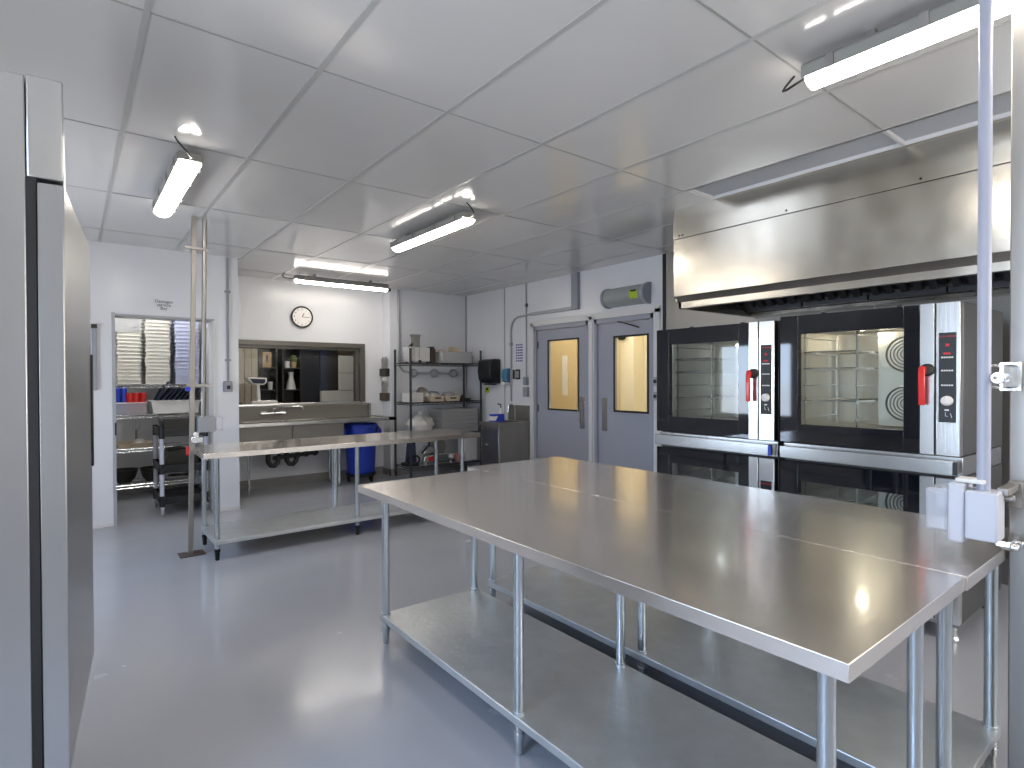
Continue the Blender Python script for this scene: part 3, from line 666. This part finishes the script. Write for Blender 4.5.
def bowl(name, label, loc, r, h, m_, group=None, tilt=0):
    o = MB().lathe([(0, 0), (r*.45, 0), (r*.8, h*.4), (r, h), (r*1.04, h), (r*.97, h*.98), (r*.76, h*.42), (r*.42, .006), (0, .006)], n=28).build(name, m_)
    o.location = loc; o.rotation_euler = (tilt, 0, 0); return tag(o, label, 'bowl', group)
bowl('mixing_bowl', 'steel bowl heaped inside the clear tote on the top shelf', (4.68, 7.70, Z1+.012), .11, .07, 'steel_bright')
for i in range(2): bowl('mixing_bowl', 'tilted tan bowl inside the clear tote, %s' % ('at its left' if i == 0 else 'at its right'), (4.66+.18*i, 7.72, Z1+.10+.05*i), .10, .08, 'tan', None, .5)
t = thing('small_jug', 'small clear jug at the right end of the top shelf', 'jug', (5.13, 7.66, Z1))
MB().lathe([(0, 0), (.05, 0), (.055, .13), (.05, .13), (.045, .006), (0, .006)]).build('body', 'tub_plastic', t); MB().tube([(.05, 0, .11), (.085, 0, .10), (.085, 0, .04), (.05, 0, .03)], .006).build('handle', 'tub_plastic', t)
# second shelf
def pan_tray(label, loc, w, d, h, mm, group=None, name='food_pan'):
    m = MB(.003); m.box(-w/2, w/2, -d/2, d/2, 0, .004)
    for a in ((-w/2, -w/2+.004, -d/2, d/2), (w/2-.004, w/2, -d/2, d/2), (-w/2, w/2, -d/2, -d/2+.004), (-w/2, w/2, d/2-.004, d/2)): m.box(*a, 0, h)
    m.box(-w/2-.015, w/2+.015, -d/2-.015, -d/2, h-.006, h); m.box(-w/2-.015, w/2+.015, d/2, d/2+.015, h-.006, h); m.box(-w/2-.015, -w/2, -d/2, d/2, h-.006, h); m.box(w/2, w/2+.015, -d/2, d/2, h-.006, h)
    o = m.build(name, mm); o.location = loc; return tag(o, label, 'pan', group)
p0 = pan_tray('white rim of a shallow pan in the stack at the left of the second shelf', (4.08, 7.66, Z2), .20, .30, .05, 'white_plastic', 'white pans on the second shelf')
for k in range(1, 3): dup(p0, (4.08, 7.66, Z2+.045*k))
bowl('steel_colander', 'steel bowl lying on its side on the second shelf, left', (4.25, 7.72, Z2+.105), .10, .07, 'steel_dull', None, 1.2)
t = thing('chafing_tray', 'cream box with black grip at the middle of the second shelf', 'box', (4.44, 7.64, Z2))
B((-.13, .10, -.14, .16, 0, .09), bevel=.008).build('body', 'tan', t); B((-.06, .04, -.146, -.139, .045, .065)).build('grip', 'black_plastic', t)
t = thing('chafing_tray', 'cream box with black grip at the right of the second shelf', 'box', (4.71, 7.64, Z2))
B((-.13, .12, -.14, .16, 0, .08), bevel=.008).build('body', 'tan', t); B((-.06, .05, -.146, -.139, .04, .06)).build('grip', 'black_plastic', t)
for i, (x, lab) in enumerate(((4.44, 'upturned steel bowl on the left cream box'), (4.71, 'upturned steel bowl on the right cream box'))):
    o = MB().lathe([(.11, 0), (.10, .03), (.06, .065), (0, .07)]).build('mixing_bowl', 'corrugated'); o.location = (x, 7.66, Z2+.085-.01*i+.006); tag(o, lab, 'bowl')
t = thing('frying_pan', 'black frying pan lying at the right end of the second shelf', 'pan', (5.0, 7.68, Z2))
MB().lathe([(0, .0), (.10, 0), (.13, .035), (.134, .035), (.105, .0), (.1, .005), (0, .005)]).build('bowl', 'black_plastic', t); MB().tube([(-.12, 0, .03), (-.26, -.03, .05)], .011).build('handle', 'black_plastic', t)
o = MB().lathe([(0, 0), (.035, 0), (.04, .07), (.03, .075), (.02, .10), (0, .10)]).build('spice_jar', 'dark_metal'); o.location = (4.89, 7.52, Z2); tag(o, 'small dark jar before the black frying pan', 'jar')
# third shelf
b0 = None
for i in range(6):
    m = MB(.003); m.box(-.33, .33, -.2, .2, 0, .012)
    for a in ((-.335, -.32, -.2, .2), (.32, .335, -.2, .2), (-.335, .335, -.205, -.19), (-.335, .335, .19, .205)): m.box(*a, 0, .058)
    if b0 is None:
        b0 = m.build('proofing_tray', 'corrugated'); b0.location = (4.83, 7.70, Z3); tag(b0, 'lowest grey tray of the stack on the third shelf of the dark shelving', 'tray', 'grey trays stacked on the third shelf')
    else: dup(b0, (4.83, 7.70, Z3+.062*i), None, ('topmost' if i == 5 else ORD[i]+' lowest')+' grey tray of the stack on the third shelf of the dark shelving')
t = thing('plastic_bag', 'crumpled white plastic bag on the third shelf', 'bag', (4.22, 7.68, Z3))
bm = bmesh.new(); bmesh.ops.create_icosphere(bm, subdivisions=4, radius=1)
for v in bm.verts:
    n = math.sin(7*v.co.x+3*v.co.z)*.10+math.sin(11*v.co.y+5*v.co.x)*.08+math.sin(13*v.co.z)*.05
    v.co *= 1+n; v.co.x *= .20; v.co.y *= .15; v.co.z = max(0, v.co.z*.16+.12)
me = bpy.data.meshes.new('bag_body'); bm.to_mesh(me); bm.free(); me.materials.append(M['bag_white'])
for p in me.polygons: p.use_smooth = True
o = bpy.data.objects.new('bag_body', me); C.objects.link(o); o.parent = t
MB().lathe([(.015, .26), (.03, .30), (.05, .34), (.04, .33), (.02, .29)], n=10).build('tied_neck', 'bag_white', t)
# bottom shelf
t = thing('meat_slicer', 'silver meat slicer with a dark red switch on the bottom shelf', 'slicer', (4.46, 7.70, Z4))
MB(.012).prism([(-.26, .04), (.28, .04), (.28, .15), (.10, .17), (-.24, .15)], -.16, .14, 'y').build('base', 'steel_bright', t)
B((-.18, -.09, -.168, -.158, .07, .13), bevel=.003).build('switch', 'red_plastic', t)
MB(.005).prism([(-.24, .17), (.02, .17), (.0, .20), (-.10, .28), (-.13, .28)], -.10, .08, 'y').build('carriage', 'steel_bright', t)
MB().tube([(-.24, -.05, .18), (-.12, -.05, .30), (.0, -.05, .19)], .01).cyl((-.10, -.05, .27), (-.10, -.05, .34), .018).build('pusher', 'black_plastic', t)
MB().lathe([(0, -.0), (.13, 0), (.135, .012), (.13, .02), (0, .025)], (.10, .0, .25), 32, 'y').build('blade', 'steel_dull', t)
MB().cyl((.22, -.16, .11), (.22, -.19, .11), .03).build('knob', 'white_plastic', t)
for x in (-.21, .24):
    for y in (-.12, .1): MB().cyl((x, y, 0), (x, y, .045), .018).build('foot', 'white_plastic', t)
t = thing('stand_fan', 'blue-grey mixer attachment with dark coils at the left of the bottom shelf', 'mixer', (4.03, 7.68, Z4))
MB(.01).prism([(-.04, .05), (.10, .05), (.08, .42), (.0, .42)], -.05, .07, 'y').build('column', 'navy', t)
MB().tube([(.02+.10*math.cos(a), -.10, .10+.07*math.sin(a)) for a in [i*PI/8 for i in range(16)]], .014, 8, True).build('coiled_cord', 'black_rubber', t)
B((-.08, .12, -.10, .12, 0, .05), bevel=.01).build('base', 'dark_metal', t)
bowl('pink_bowl', 'pale pink bowl at the right of the bottom shelf beside the slicer', (4.88, 7.62, Z4), .10, .12, 'pink')
o = MB().lathe([(.12, 0), (.12, .01), (.03, .03), (0, .03)]).build('pot_lid', 'dark_metal'); o.location = (4.86, 7.78, Z4+.0); tag(o, 'dark pot lid lying behind the pink bowl', 'lid')
# bagged items leaning at the right of the rack
o = MB(.02).box(-.12, .12, -.12, .12, 0, .42).build('flour_sack', 'bag_white'); o.location = (5.07, 7.66, Z4); tag(o, 'pale full sack standing at the right end of the bottom shelf', 'sack')

# wall conduit with three outlets behind the shelving
t = thing('wall_conduit', 'grey conduit coming down the back corner wall to three round outlet boxes', 'conduit', (4.03, 8.03, 0))
m = MB(); m.tube([(0, -.02, 2.89), (0, -.02, 1.80), (.02, -.02, 1.70), (.08, -.02, 1.62), (.20, -.02, 1.60), (1.02, -.02, 1.58)], .018, 10); m.build('pipe', 'trim_grey', t)
for x in (.25, .63, 1.0):
    b = MB().lathe([(.07, 0), (.07, -.035), (.06, -.045), (0, -.045)], (x, -.005, 1.59), 24, 'y').build('outlet_box', 'grey_plastic', t)
    MB().lathe([(.04, -.045), (.04, -.055), (0, -.055)], (x, -.005, 1.59), 20, 'y').build('outlet_cap', 'trim_grey', b)

# ------------------------------------------------------------------ RIGHT WALL ITEMS
t = thing('hand_sink_cabinet', 'steel hand sink cabinet against the wall beside the grey doors', 'sink', (4.745, 6.345, 0))
B((0, .55, 0, .46, .06, .82), bevel=.004).build('cabinet', 'steel_dull', t)
d = B((-.012, 0, .02, .44, .08, .80), bevel=.003).build('door', 'steel_brushed', t)
MB().lathe([(.010, 0), (.014, -.015), (0, -.018)], (-.012, .30, .55), 14, 'x').build('door_lock', 'chrome', d)
m = MB(.004); m.box(-.02, .10, -.01, .47, .82, .87); m.box(.45, .55, -.01, .47, .82, .87); m.box(.10, .45, -.01, .07, .82, .87); m.box(.10, .45, .39, .47, .82, .87); m.box(.10, .45, .07, .39, .80, .81)
m.build('basin_top', 'steel_dull', t)
B((.535, .55, -.0, .50, .87, 1.10), bevel=.002).build('splash_guard', 'steel_dull', t)
MB().tube([(.48, .26, .87), (.48, .26, 1.06), (.46, .26, 1.10), (.41, .26, 1.12), (.36, .26, 1.10), (.35, .26, 1.0)], .011, 10).build('faucet', 'chrome', t)
B((.02, .53, .03, .43, 0, .06)).build('plinth', 'dark_metal', t)
t = thing('glove_box', 'blue and white glove box on the steel hand sink cabinet', 'box', (4.90, 6.62, .871))
B((-.10, .10, -.05, .05, 0, .11), bevel=.003).build('carton', 'blue_bright', t); MB().prism([(-.103, .02), (-.103, .08), (-.02, .0805), (-.06, .02)], -.052, .052, 'y').build('white_panel', 'white_plastic', t)
t = thing('spray_bottle', 'small bottle with dark pump behind the blue glove box', 'bottle', (5.06, 6.74, .871))
MB().lathe([(0, 0), (.035, 0), (.036, .12), (.014, .16), (.014, .19), (0, .19)]).build('body', 'white_plastic', t); MB().tube([(0, 0, .19), (0, 0, .24), (-.06, 0, .25)], .009).build('pump', 'black_plastic', t)
t = thing('towel_dispenser', 'black paper towel dispenser on the wall above the hand sink', 'dispenser', (DX, 7.22, 1.42))
MB(.02).prism([(0, 0), (-.16, .01), (-.20, .06), (-.22, .2), (-.20, .36), (-.12, .385), (0, .385)], -.17, .17, 'y').build('cover', 'black_plastic', t)
B((-.14, -.04, -.10, .10, -.02, 0)).build('paper_slot', 'black_rubber', t)
t = thing('soap_dispenser', 'blue soap dispenser on the wall right of the towel dispenser', 'dispenser', (DX, 6.86, 1.42))
MB(.015).prism([(0, .02), (-.08, .03), (-.10, .12), (-.08, .22), (0, .24)], -.06, .06, 'y').build('reservoir', 'soap_blue', t); B((-.11, 0, -.05, .05, -.02, .02), bevel=.006).build('push_bar', 'white_plastic', t)
t = thing('light_switch', 'pair of dark wall switches right of the blue soap dispenser', 'switch', (DX, 6.64, 1.56))
B((-.012, 0, -.07, .035, -.075, .075), bevel=.003).build('plate', 'dark_metal', t); B((-.012, 0, .06, .10, -.07, .07), bevel=.003).build('plate', 'dark_metal', t)
B((-.018, -.012, -.05, .015, -.05, .05)).build('rocker', 'grey_plastic', t)
t = thing('wall_notice', 'printed notice sheet on the wall above the switches', 'notice', (DX, 6.595, 1.875))
B((-.002, 0, -.095, .095, -.15, .15)).build('sheet', 'paper', t)
m = MB()
for r_ in range(7):
    for c_ in range(4): m.box(-.003, -.002, -.085+c_*.043, -.053+c_*.043, .115-r_*.04, .14-r_*.04)
m.build('printed_table', 'print_blue', t)
t = thing('wall_sticker', 'lime green sticker on the wall under the towel dispenser', 'sticker', (DX, 7.42, 1.32))
B((-.002, 0, -.06, .06, -.05, .05)).build('sheet', 'lime', t); B((-.003, -.002, -.03, .03, -.01, .03)).build('printed_mark', 'ink', t)
t = thing('wall_conduit', 'thin vertical conduit left of the door frame ending in a small box', 'conduit', (DX, 6.41, 0))
MB().cyl((-.015, 0, 1.5), (-.015, 0, 2.9), .010).build('pipe', 'trim_grey', t); B((-.05, 0, -.04, .04, 1.40, 1.52), (-.045, 0, -.05, .05, 1.23, 1.37), bevel=.004).build('outlet_box', 'grey_plastic', t)
B((-.022, 0, -.02, .02, 2.55, 2.6)).build('pipe_clip', 'dark_metal', t)
t = thing('wall_conduit', 'curved grey conduit arching from the door frame down to the hand sink', 'conduit', (DX, 6.77, 0))
MB().tube([(-.018, 0, 1.15), (-.018, 0, 2.22), (-.018, -.02, 2.32), (-.018, -.08, 2.39), (-.018, -.17, 2.42), (-.018, -.46, 2.43)], .015, 10).build('pipe', 'trim_grey', t); B((-.035, 0, -.02, .02, 2.0, 2.04)).build('pipe_clip', 'grey_plastic', t)
t = thing('cable_trunking', 'grey square trunking from the ceiling down to the left door head', 'trunking', (DX, 5.37, 2.41))
B((-.05, 0, -.06, .06, 0, .49), bevel=.003).build('vertical_duct', 'grey_plastic', t); B((-.035, 0, .06, .92, .0, .045), bevel=.003).build('horizontal_duct', 'trim_grey', t)
for z, lab in ((1.46, 'upper small grey outlet on the strip between door and ovens'), (1.29, 'lower small grey outlet on the strip between door and ovens')):
    t = thing('wall_outlet', lab, 'outlet', (DX-.02, 4.055, z))
    B((-.035, 0, -.035, .035, -.05, .05), bevel=.006).build('box', 'trim_grey', t); MB().lathe([(.022, -.035), (.022, -.042), (0, -.042)], n=14, axis='x').build('socket', 'dark_metal', t)
t = thing('insect_trap', 'grey half-round insect trap with lime label above the right door', 'insect trap', (DX, 4.15, 2.37))
p = [(0, 0)]+[(-.02-.13*math.sin(a), .115-.115*math.cos(a)) for a in [PI*i/12 for i in range(13)]]+[(0, .23)]
MB(.004).prism(p, .05, .62, 'y').build('cover', 'bug_cover', t)
p2 = [(0, -.01)]+[(-.02-.14*math.sin(a), .115-.125*math.cos(a)) for a in [PI*i/12 for i in range(13)]]+[(0, .24)]
for a, b in ((0, .05), (.62, .66)): MB(.004).prism(p2, a, b, 'y').build('end_cap', 'grey_plastic', t)
m = MB()
for i in range(5):
    a0, a1 = PI*(.34+i*.05), PI*(.34+(i+1)*.05)
    m.prism([(-.021-.13*math.sin(a0), .115-.115*math.cos(a0)), (-.024-.13*math.sin(a0), .115-.115*math.cos(a0)), (-.024-.13*math.sin(a1), .115-.115*math.cos(a1)), (-.021-.13*math.sin(a1), .115-.115*math.cos(a1))], .09, .20, 'y')
m.build('lime_label', 'lime', t)
B((-.156, -.150, .10, .18, .135, .155)).build('label_print', 'ink', t)

# ------------------------------------------------------------------ DOORWAY WALL ITEMS
text('sign', 'Damages\nservice\nBay', .046, (.795, 7.078, 2.30), RY, 'ink', None, sp=.8)
o = bpy.data.objects['sign']; o.name = 'wall_lettering'; tag(o, 'small dark three-line lettering on the wall above the doorway', 'lettering')
t = thing('wall_rail', 'slim grey upright rail on the wall beside the refrigerator', 'rail', (.19, 7.08, 0))
B((-.02, .02, -.04, 0, 1.40, 2.04), bevel=.004).build('channel', 'grey_plastic', t); B((-.024, .024, -.05, 0, 2.02, 2.06)).build('end_cap', 'dark_metal', t)
t = thing('wall_conduit', 'thin grey conduit dropping to a switch box right of the doorway', 'conduit', (1.415, 7.08, 0))
MB().cyl((0, -.02, 1.48), (0, -.02, 2.89), .012).build('pipe', 'grey_plastic', t); b = B((-.05, .04, -.05, 0, 1.36, 1.48), bevel=.006).build('switch_box', 'grey_plastic', t)
B((-.02, .015, -.058, -.05, 1.39, 1.43)).build('switch', 'dark_metal', b)
for z in (1.72, 2.5): B((-.03, .03, -.035, 0, z-.01, z+.01)).build('pipe_clip', 'grey_plastic', t)
B((.352, .366, 7.06, 7.12, .93, 1.06)).build('strike_plate', 'dark_metal', bpy.data.objects['door_1'])

# ------------------------------------------------------------------ STORAGE ROOM
t = thing('wire_shelving', 'chrome wire shelving in the storage room behind the doorway', 'shelving', (.10, 8.35, 0))
RW2, RD2 = 1.29, .5
for x in (.012, RW2-.012):
    for y in (.012, RD2-.012): MB().cyl((x, y, 0), (x, y, 1.62), .012).build('post', 'steel_bright', t)
for z in (.20, .645, 1.06, 1.435):
    m = MB()
    for y in (0, RD2): m.tube([(0, y, z), (RW2, y, z)], .006, 6); m.tube([(0, y, z-.035), (RW2, y, z-.035)], .005, 6)
    for i in range(30): x = .02+i*(RW2-.04)/29; m.tube([(x, 0, z), (x, RD2, z)], .004, 5)
    for i in range(14): x = .02+i*(RW2-.12)/13; m.tube([(x, 0, z), (x+.045, 0, z-.033), (x+.08, 0, z)], .004, 5)
    m.build('wire_shelf', 'steel_bright', t)
def stack(x, y, z, w, d, n, pitch, mm, label, group):
    a = pan_tray(label, (x, y, z), w, d, pitch+.02, mm, group, 'storage_tub')
    a['label'] = 'lowest '+label
    for i in range(1, n): dup(a, (x+random.uniform(-.006, .006), y+random.uniform(-.006, .006), z+pitch*i), random.uniform(-.02, .02), ('topmost ' if i == n-1 else ORD[i]+' lowest ')+label)
stack(.57, 8.58, 1.442, .24, .36, 14, .045, 'translucent', 'translucent tub of the short left stack in the storage room', 'left stack of translucent tubs')
stack(.87, 8.58, 1.442, .26, .36, 18, .045, 'translucent', 'translucent tub of the middle stack in the storage room', 'middle stack of translucent tubs')
stack(1.20, 8.58, 1.442, .27, .36, 17, .048, 'translucent_blue', 'bluish tub of the right stack in the storage room', 'right stack of bluish tubs')
# second shelf: clear bin with cups, navy crates over a white tote
ZS = 1.068
t = thing('clear_bin', 'clear plastic bin holding blue and red cups on the storage shelf', 'bin', (.58, 8.52, ZS))
m = MB(.004); m.box(-.17, .17, -.14, -.135, 0, .15); m.box(-.17, .17, .135, .14, 0, .15); m.box(-.17, -.165, -.14, .14, 0, .15); m.box(.165, .17, -.14, .14, 0, .15); m.box(-.17, .17, -.14, .14, 0, .006)
m.build('tub', 'bin_clear', t); B((-.18, .18, -.15, -.135, .14, .152), (-.18, .18, .135, .15, .14, .152)).build('rim', 'white_plastic', t)
c0 = MB().lathe([(0, 0), (.026, 0), (.031, .34), (.028, .34), (.024, .006), (0, .006)], n=16).build('tall_cup', 'blue_bright'); c0.location = (.455, 8.44, ZS+.008)
tag(c0, 'tall blue cup standing at the left in the clear bin', 'cup', 'tall blue cups in the clear bin')
for dx, dy in ((.0, .07), (.062, .0), (.062, .07), (.0, .14), (.062, .14)): dup(c0, (.455+dx, 8.44+dy, ZS+.008))
c1 = MB().lathe([(0, 0), (.034, 0), (.04, .26), (.037, .26), (.031, .006), (0, .006)], n=16).build('cup', 'red_plastic'); c1.location = (.57, 8.435, ZS+.008)
tag(c1, 'red cup standing at the right in the clear bin', 'cup', 'red cups in the clear bin')
for dx, dy in ((.07, 0), (.14, 0), (.0, .085), (.07, .085), (.14, .085)): dup(c1, (.57+dx, 8.435+dy, ZS+.008))
t = thing('white_tote', 'white plastic tote holding navy trays beside the clear bin', 'tote', (1.065, 8.56, ZS))
m = MB(.006); m.prism([(-.25, 0), (.25, 0), (.27, .14), (.275, .15), (-.275, .15), (-.27, .14)], -.19, .19, 'y'); m.build('tub', 'white_plastic', t)
B((-.29, .29, -.205, .205, .15, .165), bevel=.004).build('rim', 'white_plastic', t)
n0 = None
for i in range(8):
    if n0 is None:
        n0 = MB(.006).prism([(-.02, 0), (.0, 0), (.13, .24), (.10, .24)], -.17, .17, 'y').build('navy_tray', 'navy'); n0.location = (.87, 8.56, ZS+.168); tag(n0, 'leftmost and tallest navy tray leaning in the row above the white tote', 'tray', 'navy trays leaning above the white tote')
    else:
        o = dup(n0, (.87+.055*i, 8.56, ZS+.168), None, ORD[i].replace('topmost', 'last')+' navy tray from the left, leaning in the row above the white tote'); o.scale = (1, 1, .62)
# third shelf
ZS = .653
pan_tray('tan baking pan with a lighter lid at the third storage shelf', (.62, 8.55, ZS), .34, .3, .06, 'tan')
o = MB().lathe([(0, 0), (.05, 0), (.055, .07), (.03, .09), (0, .09)]).build('jar', 'white_plastic'); o.location = (.68, 8.55, ZS+.008); tag(o, 'white jar standing in the tan baking pan', 'jar')
o = MB().lathe([(0, 0), (.09, 0), (.10, .05), (0, .06)]).build('pot_lid', 'corrugated'); o.location = (.35, 8.5, ZS); tag(o, 'grey lid left of the tan baking pan on the storage shelf', 'lid')
t = thing('whisk', 'wire whisk standing on the third storage shelf', 'whisk', (.66, 8.72, ZS))
m = MB()
for a in range(4):
    ca, sa = math.cos(a*PI/4), math.sin(a*PI/4)
    m.tube([(ca*.05*math.sin(u), sa*.05*math.sin(u), .20+.12*(1-math.cos(u))*.5*1.2) for u in [i*PI/6 for i in range(7)]], .002, 5)
m.build('wires', 'steel_bright', t); MB().cyl((0, 0, 0), (0, 0, .20), .012).build('handle', 'steel_dull', t)
# bottom shelf
ZS = .207
for x, r_, lab in ((.52, .15, 'large dark mixing bowl at the left of the bottom storage shelf'), (.80, .12, 'smaller dark mixing bowl right of the large one on the bottom storage shelf')):
    bowl('mixing_bowl', lab, (x, 8.56, ZS), r_, .17, 'dark_metal')
o = MB().tube([(.12*math.cos(i*.5), .0+.12*math.sin(i*.5), .01+.012*i*.35) for i in range(50)], .012, 8).build('coiled_hose', 'black_rubber'); o.location = (1.12, 8.58, ZS+.002); tag(o, 'black coiled hose on the bottom storage shelf behind the cart', 'hose')
# utility cart
t = thing('utility_cart', 'black three-shelf utility cart with grey posts in the doorway', 'cart', (.76, 7.22, 0))
CW, CD = .47, .62
for i, z in enumerate((.17, .52, .92)):
    m = MB(.008); m.box(0, CW, 0, CD, z-.02, z); m.box(0, CW, 0, .02, z-.05, z+.035); m.box(0, CW, CD-.02, CD, z-.05, z+.035); m.box(0, .02, 0, CD, z-.05, z+.035); m.box(CW-.02, CW, 0, CD, z-.05, z+.035)
    m.build('shelf_tray', 'black_plastic', t)
for x in (.02, CW-.02):
    for y in (.02, CD-.02):
        p = MB()
        for a, b in ((.22, .47), (.57, .86)): p.cyl((x, y, a), (x, y, b), .022, 16)
        p = p.build('post', 'light_plastic', t)
        m = MB()
        for a, b in ((.10, .22), (.46, .57), (.85, .97)): m.cyl((x, y, a), (x, y, b), .028, 14)
        m.build('corner_joint', 'black_plastic', p)
        w = MB().cyl((x-.012, y, .045), (x+.012, y, .045), .045, 18).build('caster', 'grey_plastic', t)
        B((x-.02, x+.02, y-.015, y+.015, .07, .10)).build('caster_fork', 'steel_bright', w)
MB().tube([(.02, .01, .95), (.02, -.0, 1.04), (.02, .06, 1.07), (.02, .3, 1.07)], .016, 8).build('push_handle', 'black_plastic', t)
o = MB(.01).prism([(0, 0), (.36, 0), (.40, .14), (-.03, .14)], 0, .38, 'y').build('grey_tub', 'dark_metal'); o.location = (.82, 7.34, .922); tag(o, 'dark grey tub on the top tray of the black cart', 'tub')
o = MB(.02).prism([(0, 0), (.34, 0), (.36, .12), (.20, .20), (.05, .18), (-.01, .10)], 0, .36, 'y').build('covered_pan', 'dark_metal'); o.location = (.81, 7.34, .522); tag(o, 'dark covered pan on the middle tray of the black cart', 'pan')

# ------------------------------------------------------------------ DISPLAY ROOM behind the sink window
t = thing('display_cabinet', 'dark cabinet with open niches behind the sink window', 'cabinet', (2.36, 9.6, 0))
m = MB(.003); m.box(0, 1.36, .35, .4, .0, 2.4)
for x in (0, .27, .37, .66): m.box(x, x+.03, 0, .35, 0, 2.4)
for z in (1.0, 1.33, 1.69, 2.05): m.box(0, .30, 0, .35, z-.02, z); m.box(.38, .66, 0, .35, z-.02, z)
m.build('frame', 'shelf_brown', t)
B((.69, 1.0, .05, .35, 0, 2.4), bevel=.004).build('tall_door', 'navy_dark', t); B((1.01, 1.12, .02, .35, 0, 2.4)).build('side_panel', 'navy', t); B((1.13, 1.34, .08, .35, 0, 2.4)).build('side_panel', 'shelf_brown', t)
t = thing('wooden_partition', 'beige panelled partition at the left behind the sink window', 'partition', (1.45, 9.55, 0))
m = MB(.002)
for i in range(9): m.box(i*.1, i*.1+.094, 0, .05, 0, 2.4)
m.build('boards', 'beige_wall', t)
t = thing('white_tile_counter', 'stepped white block behind the right side of the sink window', 'counter', (3.33, 9.45, 0))
m = MB(.004)
for z in (1.0, 1.3, 1.6): m.box(.32, .66, 0, .1, z+.01-.0, z+.30)
m.box(0, .32, 0, .1, 0, 1.3); m.box(.32, .66, 0, .1, 0, 1.0)
m.build('block', 'brick_white', t)
o = MB(.01).box(-.07, .07, -.05, .05, 0, .25).build('carved_vase', 'wood_tan'); o.location = (2.49+.02, 9.70, 1.69); tag(o, 'tan square vase in the upper left niche behind the sink window', 'vase')
B((-.015, .01, -.055, -.05, .08, .20)).build('dark_motif', 'ink', o)
o = MB().lathe([(0, 0), (.035, 0), (.04, .13), (.03, .13), (0, .12)]).build('white_cup', 'white_plastic'); o.location = (2.57, 9.70, 1.33); tag(o, 'white cup in the lower left niche behind the sink window', 'cup')
o = MB().lathe([(0, 0), (.04, 0), (.045, .11), (.03, .11), (0, .10)]).build('cream_cup', 'white_plastic'); o.location = (2.84, 9.70, 1.69); tag(o, 'cream pot in the upper right niche behind the sink window', 'pot')
t = thing('potted_plant', 'small round green plant in a pot, upper right niche behind the window', 'plant', (2.95, 9.72, 1.69))
MB().lathe([(0, 0), (.04, 0), (.05, .1), (0, .1)]).build('pot', 'wood_tan', t); MB().lathe([(0, .08), (.05, .10), (.065, .15), (.05, .20), (0, .22)], n=10).build('foliage', 'green_leaf', t)
o = MB().lathe([(0, 0), (.08, 0), (.07, .05), (.035, .22), (.05, .29), (.03, .29), (0, .28)]).build('sculpted_vase', 'white_plastic'); o.location = (2.90, 9.70, 1.33); tag(o, 'white flared vase in the lower right niche behind the sink window', 'vase')
